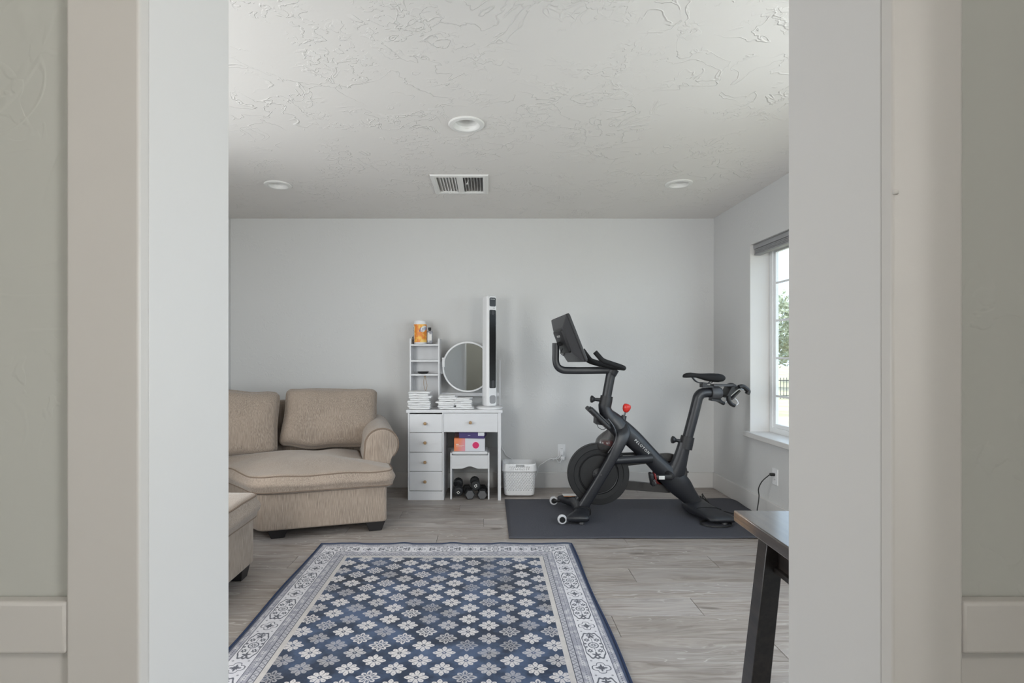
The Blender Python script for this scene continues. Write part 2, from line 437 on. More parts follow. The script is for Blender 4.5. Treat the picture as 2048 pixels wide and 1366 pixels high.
def rbox(mb, c, size, r, n=(8, 8, 8), fn=None, rot=None):
    """rounded, subdivided box; fn maps a local point (and unit coordinates) to a new point"""
    h = [k/2 for k in size]; key = {}; vs = []; fs = []
    def vid(p):
        k = tuple(round(q, 5) for q in p)
        if k not in key:
            pt = Vector((p[0]*h[0], p[1]*h[1], p[2]*h[2]))
            q = Vector([max(-(h[i]-r), min(h[i]-r, pt[i])) for i in range(3)])
            dv = pt-q
            if dv.length > 1e-9: pt = q + dv.normalized()*r
            if fn: pt = Vector(fn(pt, p))
            if rot: pt = rot @ pt
            key[k] = len(vs); vs.append(tuple(pt + Vector(c)))
        return key[k]
    def lin(i, m, ax):           # denser towards the rounded edges
        e = min(.45, r/h[ax]*.5); t_ = i/m
        return -1+2*t_ if m < 4 else -1+2*(t_-.10*math.sin(2*PI*t_)*(1 if r < h[ax]*.8 else 0))
    for ax in range(3):
        a1, a2 = (ax+1) % 3, (ax+2) % 3
        for sg in (-1, 1):
            for i in range(n[a1]):
                for j in range(n[a2]):
                    qd = []
                    for di, dj in ((0, 0), (1, 0), (1, 1), (0, 1)):
                        p = [0, 0, 0]; p[ax] = sg; p[a1] = lin(i+di, n[a1], a1); p[a2] = lin(j+dj, n[a2], a2)
                        qd.append(vid(p))
                    if len(set(qd)) == 4: fs.append(qd if sg > 0 else qd[::-1])
    return mb.add(vs, fs)
def tag(o, label, cat, group=None, kind=None):
    o['label'] = label; o['category'] = cat
    if group: o['group'] = group
    if kind: o['kind'] = kind
    return o
def thing(name, label, cat, loc=(0, 0, 0), rz=0, group=None):
    o = bpy.data.objects.new(name, None); COL.objects.link(o); o.location = loc; o.rotation_euler = (0, 0, rz); o.empty_display_size = .1
    return tag(o, label, cat, group)
def struct(o, label=None):
    o['kind'] = 'structure'
    if label: o['label'] = label
    return o
def dup(root, loc, rz, label):
    def cp(o, par):
        c = o.copy(); COL.objects.link(c); c.parent = par
        for ch in o.children: cp(ch, c)
        return c
    r_ = cp(root, None); r_.location = loc; r_.rotation_euler = (0, 0, rz); r_['label'] = label
    return r_
def P(px, py, Y): return Vector(((px-VX)*Y/F, Y, CH-(py-VY)*Y/F))
def text_mesh(body, size, shear=0, extrude=0.0004, spacing=1.0, align='CENTER'):
    cu = bpy.data.curves.new('lettering', 'FONT'); cu.body = body; cu.size = size; cu.extrude = extrude; cu.shear = shear
    cu.space_character = spacing; cu.align_x = align; cu.align_y = 'CENTER'
    o = bpy.data.objects.new('lettering', cu); COL.objects.link(o)
    me = bpy.data.meshes.new_from_object(o.evaluated_get(bpy.context.evaluated_depsgraph_get()))
    bpy.data.objects.remove(o); bpy.data.curves.remove(cu)
    return me

# ------------------------------------------------------------------ the room
YB, XL, XR, ZC = 4.755, -2.335, 2.04, 2.436
YH, YF = .588, .752              # hall face and room face of the doorway wall
XJL, XJR, ZH = -.3795, .4386, 2.06
WT = .155                        # depth of the outside wall
HL, HRX, HB = -.82, .93, -1.7   # hall
W1 = (2.35, 4.096, .60, 2.06)    # window seen by the camera (y0,y1,z0,z1)
W2 = (1.05, 2.2, .60, 2.06)  # right wall near the doorway; added unseen window for fill light
W3 = (1.05, 1.95, .60, 2.06)     # x range, front wall; added unseen window for fill light
W4 = (1.55, 2.75, .60, 2.06)     # left wall; added unseen window, lets fill light in
W5 = (-2.0, -1.04, .60, 2.06)    # front wall, left of the hall; added unseen window for fill
W6 = (.22, .70, .90, 2.0)        # hall back wall; added unseen window to light the hall
W7 = (-.80, -.24, .90, 2.0)      # hall right wall; added unseen window, side light for the casings
floor = struct(MB().box(XL-.2, XR+WT, HB-.2, YB+.2, -.06, -.004).build('floor', 'joint'))
PW, PL = .18, 1.22
y = YB; row = 0; offs = [0, .52, .93, .31, .74, .12, 1.05, .42, .83]
pm = {}
while y > HB:
    y0 = max(y-PW, HB); x = XL-offs[row % 9]-.02
    while x < XR:
        a_, b_ = max(x, XL), min(x+PL, XR)
        if y0 < YF-.2: a_, b_ = max(a_, HL), min(b_, HRX)
        if b_-a_ > .03:
            k = (round(b_-a_, 3), round(y-y0, 3))
            if k not in pm:
                L_, W_ = k
                o = MB().box(-L_/2+.0009, L_/2-.0009, -W_/2+.0009, W_/2-.0009, -.004, 0).build('plank', 'plank', bev=.0012, seg=1); pm[k] = o
            else:
                o = pm[k].copy(); COL.objects.link(o)
            o.parent = floor; o.location = ((a_+b_)/2, (y+y0)/2, 0)
        x += PL
    y -= PW; row += 1
VT = (-.405, .0, 3.595, 4.01)    # vent opening in the ceiling
LT = [(-.118, 2.81), (-1.527, 3.81), (1.373, 3.785)]
def wall_holes(name, material, plane, a0, a1, b0, b1, t0, t1, holes, n=40):
    """slab with rectangular holes, as one mesh of boxes that share faces' planes"""
    A = sorted({a0, a1, *[h[0] for h in holes], *[h[1] for h in holes]}); B = sorted({b0, b1, *[h[2] for h in holes], *[h[3] for h in holes]})
    mb = MB()
    idx = {}
    def solid(i, j):
        if not (0 <= i < len(A)-1 and 0 <= j < len(B)-1): return False
        ca, cb = (A[i]+A[i+1])/2, (B[j]+B[j+1])/2
        return not any(h[0] < ca < h[1] and h[2] < cb < h[3] for h in holes)
    f = {'xy': lambda a_, b_, t_: (a_, b_, t_), 'yz': lambda a_, b_, t_: (t_, a_, b_), 'xz': lambda a_, b_, t_: (a_, t_, b_)}[plane]
    def V(i, j, t_):
        k = (i, j, t_)
        if k not in idx: idx[k] = len(mb.v); mb.v.append(f(A[i], B[j], t_))
        return idx[k]
    for i in range(len(A)-1):
        for j in range(len(B)-1):
            if not solid(i, j): continue
            for t_ in (t0, t1): mb.f.append((V(i, j, t_), V(i+1, j, t_), V(i+1, j+1, t_), V(i, j+1, t_)))
            for (ni, nj, p, q) in ((i-1, j, (i, j), (i, j+1)), (i+1, j, (i+1, j), (i+1, j+1)), (i, j-1, (i, j), (i+1, j)), (i, j+1, (i, j+1), (i+1, j+1))):
                if not solid(ni, nj): mb.f.append((V(*p, t0), V(*q, t0), V(*q, t1), V(*p, t1)))
    return struct(mb.build(name, material, smooth=False))
lh = .062
wall_holes('ceiling', 'ceiling_paint', 'xy', XL-.2, XR+WT, HB-.2, YB+.2, ZC, ZC+.12,
           [(VT[0]+.03, VT[1]-.03, VT[2]+.03, VT[3]-.03)] + [(x-lh, x+lh, y-lh, y+lh) for x, y in LT])
struct(MB().box(XL-.2, XR+WT, HB-.2, YB+.2, ZC+.36, ZC+.40).build('roof_deck', 'dark_duct'))
struct(MB().box(XL-.2, XR+WT, YB, YB+.15, 0, ZC).build('wall_back', 'wall_paint'))
wall_holes('wall_left', 'wall_paint', 'yz', YF-.164, YB, 0, ZC, XL-.155, XL, [W4])
wall_holes('wall_right', 'wall_paint', 'yz', YF-.164, YB, 0, ZC, XR, XR+WT, [W1, W2])
wall_holes('wall_front', 'wall_paint', 'xz', XL, XR, 0, ZC, YF-.082, YF, [(XJL-.02, XJR+.02, -.01, ZH+.02), W3, W5])
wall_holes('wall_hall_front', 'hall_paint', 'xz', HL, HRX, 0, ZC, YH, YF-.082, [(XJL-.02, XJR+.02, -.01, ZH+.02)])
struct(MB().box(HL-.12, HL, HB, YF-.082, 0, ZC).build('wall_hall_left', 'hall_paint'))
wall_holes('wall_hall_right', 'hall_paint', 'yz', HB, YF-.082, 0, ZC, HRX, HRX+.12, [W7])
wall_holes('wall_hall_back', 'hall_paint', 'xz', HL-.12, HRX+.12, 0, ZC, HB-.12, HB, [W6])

struct(MB().box(.62, HRX, .30, YH, 0, ZC).build('wall_hall_blocker', 'hall_paint'))  # added unseen stub wall, keeps side light off the wall right of the doorway
# doorway lining, casings, wainscot
struct(MB().box(XJL-.02, XJL-.0012, YH+.0005, YF+.018, 0, ZH).build('trim_1', 'trim_paint', bev=.0015), 'white jamb board on the left of the doorway')
struct(MB().box(XJR+.0012, XJR+.02, YH+.0005, YF+.018, 0, ZH).build('trim_2', 'trim_paint', bev=.0015), 'white jamb board on the right of the doorway')
struct(MB().box(XJL-.02, XJR+.02, YH+.0005, YF+.018, ZH, ZH+.02).build('trim_3', 'trim_paint', bev=.0015), 'head board of the doorway')
CW = .0795
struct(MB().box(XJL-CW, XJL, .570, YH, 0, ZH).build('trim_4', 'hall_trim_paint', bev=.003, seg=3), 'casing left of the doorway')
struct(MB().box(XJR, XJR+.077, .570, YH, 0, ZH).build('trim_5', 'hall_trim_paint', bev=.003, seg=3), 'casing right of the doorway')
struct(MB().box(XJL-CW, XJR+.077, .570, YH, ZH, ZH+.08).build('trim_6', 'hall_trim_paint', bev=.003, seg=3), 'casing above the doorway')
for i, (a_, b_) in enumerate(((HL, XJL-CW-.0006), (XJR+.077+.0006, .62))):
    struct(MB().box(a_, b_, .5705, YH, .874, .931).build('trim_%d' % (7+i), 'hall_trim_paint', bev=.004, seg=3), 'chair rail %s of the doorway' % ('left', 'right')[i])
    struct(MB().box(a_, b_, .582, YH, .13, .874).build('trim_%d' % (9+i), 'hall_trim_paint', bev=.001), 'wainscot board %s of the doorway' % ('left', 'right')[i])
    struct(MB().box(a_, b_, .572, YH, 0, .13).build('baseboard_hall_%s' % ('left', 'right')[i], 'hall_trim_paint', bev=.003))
struct(MB().box(XL, XR, YB-.016, YB, 0, .141).build('baseboard_back', 'trim_paint', bev=.003))
struct(MB().box(XR-.016, XR, YF, YB-.016, 0, .141).build('baseboard_right', 'trim_paint', bev=.003))
struct(MB().box(XL, XL+.016, YF, YB-.016, 0, .141).build('baseboard_left', 'trim_paint', bev=.003))
# added lamp behind the camera, fills the unseen hall with light
hl = thing('hall_fill_lamp', 'flush round fill lamp added on the unseen hall ceiling', 'lamp', (.16, -.85, ZC))
MB().lathe([(.15, 0), (.15, -.03), (.13, -.032)], n=32).build('base', 'white_metal', hl)
me_, be_ = mat('lamp_diffuser', (.8, .75, .68, 1), .5); be_.inputs['Emission Color'].default_value = (1, .945, .885, 1); be_.inputs['Emission Strength'].default_value = 42
MB().lathe([(.125, -.03), (.12, -.06), (.085, -.085), (.03, -.095), (.001, -.096)], n=32).build('diffuser', 'lamp_diffuser', hl)

# ------------------------------------------------------------------ windows
def make_window(n, plane, r4, face, out, vert_n, hor):
    """vinyl window with grid; plane 'y': right wall (runs along y), 'x': front wall"""
    a0, a1, z0, z1 = r4
    t0, t1 = face, face+out*.045
    ta, tb = min(t0, t1), max(t0, t1)
    pl = 'yz' if plane == 'y' else 'xz'
    fw = .042
    sq = lambda i: [(a0+i, z0+i), (a1-i, z0+i), (a1-i, z1-i), (a0+i, z1-i)]
    win = MB().bandprism(sq(0), sq(fw), ta, tb, pl).build('window_%d' % n, 'white_vinyl', bev=.003)
    struct(win)
    def bx(mb, aa, ab, za, zb, ua, ub):
        return mb.box(ua, ub, aa, ab, za, zb) if plane == 'y' else mb.box(aa, ab, ua, ub, za, zb)
    mid = (ta+tb)/2
    MB().bandprism(sq(fw), sq(fw+.03), mid-.012, mid+.012, pl).build('sash', 'white_vinyl', win, bev=.002)
    i0, i1, j0, j1 = a0+fw+.03, a1-fw-.03, z0+fw+.03, z1-fw-.03
    bx(MB(), i0, i1, j0, j1, mid-.002, mid+.002).build('pane', 'pane_glass', win, smooth=False)
    for k in range(1, vert_n):
        q = i0+(i1-i0)*k/vert_n
        bx(MB(), q-.008, q+.008, j0, j1, mid-.009, mid-.003).build('muntin', 'white_vinyl', win)
    for zz_ in hor:
        bx(MB(), i0, i1, zz_-.008, zz_+.008, mid-.0088, mid-.0032).build('muntin', 'white_vinyl', win)
    return win
HZ = (.886, 1.176, 1.463, 1.752)
w1 = make_window(1, 'y', W1, XR+WT-.005, 1, 6, HZ)
w2 = make_window(2, 'y', W2, XR+WT-.005, 1, 4, HZ)  # this and all later windows are added, unseen, to admit fill light
w3 = make_window(3, 'x', W3, YF-.164+.03, -1, 3, HZ)
w5 = make_window(5, 'x', W5, YF-.164+.03, -1, 3, HZ)
w6 = make_window(6, 'x', W6, HB-.06, -1, 2, (1.27, 1.63))
w7 = make_window(7, 'y', W7, HRX+.06, 1, 2, (1.27, 1.63))
w4 = make_window(4, 'y', W4, XL-.155+.005, -1, 4, HZ)
# reveals and sill of the visible window
MB().box(XR-.042, XR+WT-.006, W1[0]-.035, W1[1]+.035, W1[2]-.036, W1[2]+.004).build('sill', 'trim_paint', w1, bev=.006, seg=3)
MB().box(XR-.042, XR+WT-.006, W2[0]-.035, W2[1]+.035, W2[2]-.036, W2[2]+.004).build('sill', 'trim_paint', w2, bev=.006, seg=3)  # same sill for the added, unseen window
MB().box(XR+.0005, XR+WT-.006, W1[1]-.003, W1[1]+.001, W1[2], W1[3]).build('reveal_board', 'trim_paint', w1)
MB().box(XR+.0005, XR+WT-.006, W1[0], W1[1]-.003, W1[3]-.003, W1[3]+.001).build('reveal_board', 'trim_paint', w1)
sh = thing('window_shade', 'grey cellular shade drawn up at the top of the window', 'shade', (2.09, 4.08, 2.055))
MB().box(-.028, .028, -1.70, 0, -.035, 0).build('headrail', 'shade_grey', sh, bev=.004)
for k in range(3): MB().box(-.022, .022, -1.69, -.006, -.035-.011*(k+1), -.036-.011*k).build('fold', 'shade_grey', sh, bev=.003)
MB().box(-.025, .025, -1.70, 0, -.083, -.069).build('bottom_rail', 'shade_grey', sh, bev=.004)
# outside
gr_ = struct(MB().box(XR+WT+.02, 70, -30, 80, -.55, -.5).build('ground_outside', 'dry_ground'))
def tree(x, y, h, rad, label):
    t = thing('garden_tree', label, 'tree', (x, y, -.5), 0, 'trees beyond the garden fence')
    MB().tube([(0, 0, 0), (.05, .03, h*.3), (-.05, .05, h*.6), (0, 0, h*.85)], [.16, .13, .09, .03], 8).build('trunk', 'bark', t)
    mb = MB()
    for k in range(2600):
        a_ = random.uniform(0, 2*PI); zz_ = random.uniform(-1, 1); q = random.uniform(.45, 1)**.6
        lump = .8+.35*noise.noise(Vector((math.cos(a_)*2+x, math.sin(a_)*2, zz_*2)))
        s_ = math.sqrt(1-zz_*zz_)*rad*q*lump
        c = Vector((s_*math.cos(a_), s_*math.sin(a_), h*.58+zz_*h*.45*q*lump))
        u = Vector((random.gauss(0, 1), random.gauss(0, 1), random.gauss(0, 1))).normalized(); v_ = u.orthogonal().normalized()
        L_ = random.uniform(.09, .18)
        mb.add([c-u*L_, c+v_*L_*.5, c+u*L_, c-v_*L_*.5], [(0, 1, 2, 3)])
    mb.build('foliage', 'leaf_green', t, smooth=False)
tree(15.0, 27.5, 5.2, 2.0, 'pale green tree seen through the window, nearest the frame')
tree(20.2, 33.5, 4.6, 2.3, 'broad pale tree behind the first one, seen through the window')
fe = thing('garden_fence', 'dark metal picket fence standing across the dry yard outside', 'fence', (11.4, 20.4, -.5))
for zz_ in (.12, .72): MB().box(-2.5, 3.5, -.012, .012, zz_-.015, zz_+.015).build('rail', 'dark_steel', fe)
pk_ = None
for k in range(50):
    if pk_ is None: pk_ = MB().box(-.008, .008, -.008, .008, 0, .82).build('picket', 'dark_steel', fe); o = pk_
    else: o = pk_.copy(); COL.objects.link(o); o.parent = fe
    o.location = (-2.45+k*.12, 0, 0)

# ------------------------------------------------------------------ ceiling fixtures
def downlight(x, y, label):
    t = thing('recessed_light', label, 'light', (x, y, ZC), 0, 'recessed ceiling lights')
    MB().lathe([(.066, .001), (.096, .001), (.097, -.003), (.092, -.008), (.072, -.010), (.064, -.004), (.062, .001)], n=40, cap=False).build('trim_ring', 'white_metal', t)
    MB().lathe([(.066, -.005), (.060, .012), (.0585, .0125), (.056, .026), (.0545, .0265), (.052, .040), (.050, .075)], n=40, cap=False).build('baffle', 'white_metal', t, ang=20)
    MB().lathe([(.050, .075), (.046, .066), (.030, .058), (.001, .056)], n=32, cap=False).build('lens', 'white_plastic', t)
downlight(*LT[0], 'round white recessed ceiling light nearest the doorway')
downlight(*LT[1], 'round white recessed ceiling light above the sofa')
downlight(*LT[2], 'round white recessed ceiling light above the exercise bike')
vt = thing('ceiling_vent', 'white louvred air register in the ceiling', 'vent', (0, 0, ZC))
a0, a1, b0, b1 = VT
sq = lambda i: [(a0+i, b0+i), (a1-i, b0+i), (a1-i, b1-i), (a0+i, b1-i)]
rg = []
for i, z_ in ((0, 0), (.004, -.008), (.030, -.011), (.040, -.006), (.040, .004), (.0, .0)): rg.append([(p[0], p[1], z_) for p in sq(i)])
MB().rings(rg, cap=False).build('frame', 'white_metal', vt, smooth=False)
xm = (a0+a1)/2
MB().box(xm-.022, xm+.022, b0+.04, b1-.04, -.008, .004).build('divider', 'white_metal', vt)
for k in range(6):
    xx = a0+.056+k*.0212
    MB().obox((xx, (b0+b1)/2, .010), (.0016, b1-b0-.082, .028), Matrix.Rotation(R(-50), 3, 'Y')).build('slat', 'white_metal', vt)
    xx = xm+.036+k*.0212
    MB().obox((xx, (b0+b1)/2, .010), (.0018, b1-b0-.082, .024), Matrix.Rotation(R(-1), 3, 'Y')).build('slat', 'white_metal', vt)
for xx, yy in ((a0+.125, b1-.075), (xm+.060, b0+.12)):
    MB().tube([(xx, yy, .005), (xx-.004, yy-.006, -.016), (xx-.010, yy-.012, -.030)], [.003, .003, .006], 8).build('lever', 'white_metal', vt)
MB().box(a0+.032, a1-.032, b0+.032, b1-.032, .20, .205).build('duct', 'dark_duct', vt)

# ------------------------------------------------------------------ rug and mat
rc = (-.267, 3.316-HY)
mb = MB(); NX, NY = 60, 88; top = []
def rugz(x, y):
    e = max(0, 1-(HY-y)/.16)
    return .0075 + .0055*e*max(0, math.sin(x*19+.6)+.35*math.sin(x*43)) + .0012*noise.noise(Vector((x*5, y*5, 0)))
for j in range(NY+1):
    ring = []
    for i in range(NX+1):
        x, y = -HX+2*HX*i/NX, -HY+2*HY*j/NY
        x2 = x + .004*math.sin(y*7+1)*abs(x/HX)**3
        ring.append((x2, y, rugz(x, y)))
    top.append(ring)
mb.rings(top, cap=False, closed=False)
rug = mb.build('area_rug', 'rug_print', solid=.006); rug.location = (rc[0], rc[1], 0)
tag(rug, 'navy and cream floral area rug with a patterned border on the plank floor', 'rug')
edge = [top[0][i] for i in range(NX)] + [top[j][NX] for j in range(NY)] + [top[NY][NX-i] for i in range(NX)] + [top[NY-j][0] for j in range(NY)]
MB().tube([(p[0], p[1], p[2]-.001) for p in edge], .0055, 6, loop=True).build('binding', 'rug_binding', rug)
mx0, mx1, my0, my1 = .134, 2.02, 3.424, 4.345
mb = MB(); NX, NY = 48, 24; top = []
for j in range(NY+1):
    ring = []
    for i in range(NX+1):
        x, y = mx0+(mx1-mx0)*i/NX, my0+(my1-my0)*j/NY
        # clip the far right corner to a rounded one, lifted a little
        cx, cy = x-(mx1-.10), y-(my1-.10)
        if cx > 0 and cy > 0:
            l = math.hypot(cx, cy)
            if l > .10: x, y = mx1-.10+cx/l*.10, my1-.10+cy/l*.10
        z = .0075 + .012*max(0, (i/NX-.80)/.2)*max(0, (j/NY-.75)/.25) + .0035*max(0, math.sin(x*7+1.7))*max(0, 1-j*.5)
        x -= .125*max(0, (y-my0)/(my1-my0))*(0)  
        ring.append((x-.95, y-3.88, z))
    top.append(ring)
mb.rings(top, cap=False, closed=False)
gm = mb.build('exercise_mat', 'mat_rubber', solid=.006); gm.location = (.95, 3.88, 0)
tag(gm, 'dark grey rubber exercise mat lying under the bike', 'mat')

# ------------------------------------------------------------------ sofa
ang = R(16)
sf = thing('sofa', 'taupe chenille sofa section with one rolled arm by the wall', 'sofa', (-.69, 3.57, 0), ang)
def rounded(poly, rad, n=6):
    out = []; N = len(poly)
    rads = rad if isinstance(rad, (list, tuple)) else [rad]*N
    for i in range(N):
        p0, p1, p2 = Vector(poly[i-1]), Vector(poly[i]), Vector(poly[(i+1) % N])
        a_, b_ = (p0-p1), (p2-p1); rr_ = min(rads[i], a_.length*.48, b_.length*.48)
        s_, e_ = p1+a_.normalized()*rr_, p1+b_.normalized()*rr_
        for k in range(n+1):
            t_ = k/n; out.append(tuple((1-t_)**2*s_ + 2*t_*(1-t_)*p1 + t_*t_*e_))
    # densify long edges
    res = []
    for i in range(len(out)):
        p, q_ = Vector(out[i]), Vector(out[(i+1) % len(out)]); L_ = (q_-p).length; m_ = max(1, int(L_/.05))
        for k in range(m_): res.append(tuple(p+(q_-p)*k/m_))
    return res
def inset(poly, dist):
    N = len(poly); out = []
    ar = sum(poly[i][0]*poly[(i+1) % N][1]-poly[(i+1) % N][0]*poly[i][1] for i in range(N))
    sg = 1 if ar > 0 else -1
    for i in range(N):
        a_, b_ = Vector(poly[i-1]), Vector(poly[(i+1) % N]); t_ = (b_-a_).normalized()
        out.append((poly[i][0]-t_.y*dist*sg, poly[i][1]+t_.x*dist*sg))
    return out
def wobf(p, zt, wob, seed):
    return (p[0]+wob*.7*noise.noise(Vector((p[0]*4, p[1]*4, p[2]*4+seed))), p[1]+wob*.7*noise.noise(Vector((p[0]*4, p[1]*4, p[2]*4+seed+9))),
            p[2]+(wob*noise.noise(Vector((p[0]*5, p[1]*5, seed))) if p[2] > zt else 0))
def slab(mb, poly, z0, z1, r, crown=0, bulge=0, cen=None, wob=0, seed=0):
    rg = []
    N = len(poly); c = cen or (sum(p[0] for p in poly)/N, sum(p[1] for p in poly)/N)
    K = 5
    prof = [(r*(1-math.sin(PI/2*k/K)), z0+r*(1-math.cos(PI/2*k/K))) for k in range(K+1)]
    prof += [(-bulge*math.sin(PI*k/4), z0+r+(z1-z0-2*r)*k/4) for k in range(1, 4)]
    prof += [(r*(1-math.cos(PI/2*k/K)), z1-r+r*math.sin(PI/2*k/K)) for k in range(K+1)]
    for d_, z_ in prof: rg.append([(p[0], p[1], z_) for p in inset(poly, d_)])
    last = inset(poly, r)
    for k in range(1, 9):
        t_ = k/9
        rg.append([(p[0]+(c[0]-p[0])*t_, p[1]+(c[1]-p[1])*t_, z1+crown*math.sin(PI/2*t_)) for p in last])
    if wob:
        rg = [[wobf(p, z0+r, wob, seed) for p in r_] for r_ in rg]
    return mb.rings(rg)
base_p = rounded([(.0, .0), (.0, .97), (-1.38, .97), (-1.36, .62), (-1.10, .46), (-.805, .0)][::-1], [.04, .05, .05, .1, .1, .03])
slab(mb := MB(), base_p, .068, .312, .015).build('base', 'chenille', sf, ang=50)
seat_p = rounded([(.045, -.035), (.045, .20), (-.13, .23), (-.15, .80), (-1.36, .80), (-1.34, .62), (-1.11, .44), (-.83, -.035)][::-1], [.10, .06, .1, .05, .05, .06, .05, .06])
seat = slab(MB(), seat_p, .305, .432, .036, crown=.066, bulge=.014, cen=(-.62, .40), wob=.012).build('seat_cushion', 'chenille', sf, ang=60)
pip = inset(seat_p, .010)
MB().tube([wobf((p[0], p[1], .420), .33, .012, 0) for p in inset(seat_p, .008)], .0045, 6, loop=True).build('piping', 'chenille_piping', seat)
MB().tube([wobf((p[0], p[1], .322), .33, .012, 0) for p in inset(seat_p, .006)], .0042, 6, loop=True).build('piping', 'chenille_piping', seat)
# back
rbox(mb := MB(), (-.69, .90, .50), (1.37, .15, .68), .05, (14, 4, 8)).build('back', 'chenille', sf, ang=60)
# rolled arm: profile extruded along v
prof = []
for k in range(25):
    a_ = R(-48 + k*(48+186)/24)
    prof.append((-.018+.120*math.cos(a_), .556+.118*math.sin(a_)))
prof += [(-.142, .49), (-.146, .42), (-.140, .315), (.030, .315), (.036, .39), (.050, .44)]
rg = []
for v_, s_ in ((.205, .90), (.212, .955), (.228, .99), (.25, 1.0), (.45, 1.0), (.70, 1.01), (.95, 1.02)):
    rg.append([((p[0]+.018)*s_-.018, v_, (p[1]-.5)*s_+.5+.025*(v_-.25)) for p in prof])
arm = MB().rings(rg).build('arm', 'chenille', sf, ang=50)
MB().tube([((p[0]+.018)*.985-.018, .216, (p[1]-.5)*.985+.5) for p in prof[:27]], .006, 6).build('piping', 'chenille_piping', arm)
# arm body to the floor line
rbox(mb := MB(), (-.040, .585, .25), (.10, .73, .34), .02, (3, 6, 4)).build('arm_panel', 'chenille', sf, ang=60)
def back_cushion(parent, c, size, rot, seed, name='back_cushion'):
    def fn(p, u):
        e = (1-abs(u[0])**3.2)*(1-abs(u[2])**3.0)
        k = .34+.66*max(0, e)**.5
        q = Vector((p.x, p.y*k, p.z))
        ears = (abs(u[0])*abs(u[2]))**3
        q.x *= 1 - .05*u[2]*(u[0] < 0) - .045*(1-abs(u[2])**2)*abs(u[0]) - .035*ears; q.z += -.022*ears*(1 if u[2] > 0 else -1) - .018*(1-abs(u[0])**1.5)*(u[2] > 0)*abs(u[2])
        n_ = Vector((q.x*5, q.z*5, seed))
        q.y += .022*noise.noise(n_) + .010*noise.noise(n_*2.4); q.z += .022*noise.noise(n_+Vector((3, 1, 7))); q.x += .01*noise.noise(n_+Vector((8, 2, 1)))
        return q
    mb = MB(); rbox(mb, c, size, .045, (20, 6, 16), fn, rot)
    return mb.build(name, 'chenille', parent, ang=70)
back_cushion(sf, (-.375, .775, .70), (.74, .30, .49), Matrix.Rotation(R(1.5), 3, 'Y') @ Matrix.Rotation(R(-13), 3, 'X'), 2.0)
back_cushion(sf, (-1.055, .665, .695), (.62, .30, .505), Matrix.Rotation(R(2.5), 3, 'Y') @ Matrix.Rotation(R(5), 3, 'Z') @ Matrix.Rotation(R(-12), 3, 'X'), 5.0)
for (u, v_) in ((-.70, .10), (-.075, .075), (-.06, .88), (-1.29, .88)):
    h = .055; mb = MB()
    mb.rings([[(u-h*.75, v_-h*.75, 0), (u+h*.75, v_-h*.75, 0), (u+h*.75, v_+h*.75, 0), (u-h*.75, v_+h*.75, 0)], [(u-h*1.25, v_-h, .075), (u+h*1.25, v_-h, .075), (u+h*1.25, v_+h, .075), (u-h*1.25, v_+h, .075)]])
    mb.build('leg', 'black_wood', sf, bev=.003)
ot = thing('ottoman', 'taupe chenille ottoman on black legs, in front of the sofa', 'ottoman', (-1.28, 2.88, 0))
op = rounded([(0, 0), (-.86, 0), (-.86, -.86), (0, -.86)], .035)
slab(MB(), op, .070, .312, .015).build('base', 'chenille', ot, ang=50)
op2 = rounded([(.025, .012), (-.885, .012), (-.885, -.875), (.025, -.875)], .05)
oc = slab(MB(), op2, .305, .452, .04, crown=.03, bulge=.018, wob=.008, seed=4).build('cushion', 'chenille', ot, ang=60)
for z_ in (.437, .322): MB().tube([wobf((p[0], p[1], z_), .33, .008, 4) for p in inset(op2, .009)], .005, 6, loop=True).build('piping', 'chenille_piping', oc)
for (u, v_) in ((-.065, -.065), (-.80, -.065), (-.065, -.80), (-.80, -.80)):
    h = .05
    MB().rings([[(u-h*.7, v_-h*.7, 0), (u+h*.7, v_-h*.7, 0), (u+h*.7, v_+h*.7, 0), (u-h*.7, v_+h*.7, 0)], [(u-h, v_-h, .08), (u+h, v_-h, .08), (u+h, v_+h, .08), (u-h, v_+h, .08)]]).build('leg', 'black_wood', ot, bev=.003)

# ------------------------------------------------------------------ vanity desk
dk = thing('vanity_desk', 'white vanity desk with five drawers, a hutch and a round mirror', 'desk', (-.2825, 4.33, 0), R(-.6))
def px2x(px): return (px-VX)*4.33/F+.2825
def py2z(py): return CH-(py-VY)*4.33/F
MB().box(-.398, .398, 0, .40, .722, .747).build('desktop', 'white_board', dk, bev=.002)
pl_, pr_ = px2x(815.3), px2x(887.3)
MB().box(pl_, pl_+.013, .006, .385, 0, .722).build('side_panel', 'white_board', dk, bev=.001)
MB().box(pr_-.013, pr_, .006, .385, 0, .722).build('side_panel', 'white_board', dk, bev=.001)
MB().box(px2x(995.7), px2x(1002), .006, .385, 0, .722).build('side_panel', 'white_board', dk, bev=.001)
MB().box(pl_+.013, pr_-.013, .372, .384, .05, .722).build('back_panel', 'white_board', dk)
MB().box(pl_+.013, pr_-.013, .010, .024, 0, py2z(983.3)).build('kick_panel', 'white_board', dk)
MB().box(pr_, px2x(995.7), .368, .384, .30, .372).build('back_rail', 'white_board', dk, bev=.001)
def knob(par, x, z):
    MB().lathe([(.005, .008), (.005, -.006), (.0125, -.012), (.0135, -.018), (.011, -.024), (.004, -.026), (.0005, -.0262)], (x, 0, z), 'y', 20).build('knob', 'knob_wood', par)
for ya, yb in ((828.6, 865.2), (866.1, 904.4), (905.4, 943.0), (944.0, 982.2)):
    dr = MB().box(pl_+.0145, pr_-.0145, .008, .024, py2z(yb), py2z(ya)).build('drawer', 'white_board', dk, bev=.0012)
    MB().box(pl_+.02, pr_-.02, .024, .33, py2z(yb)+.01, py2z(ya)-.03).build('drawer_box', 'white_board', dr)
    knob(dr, px2x(850.3), (py2z(ya)+py2z(yb))/2)
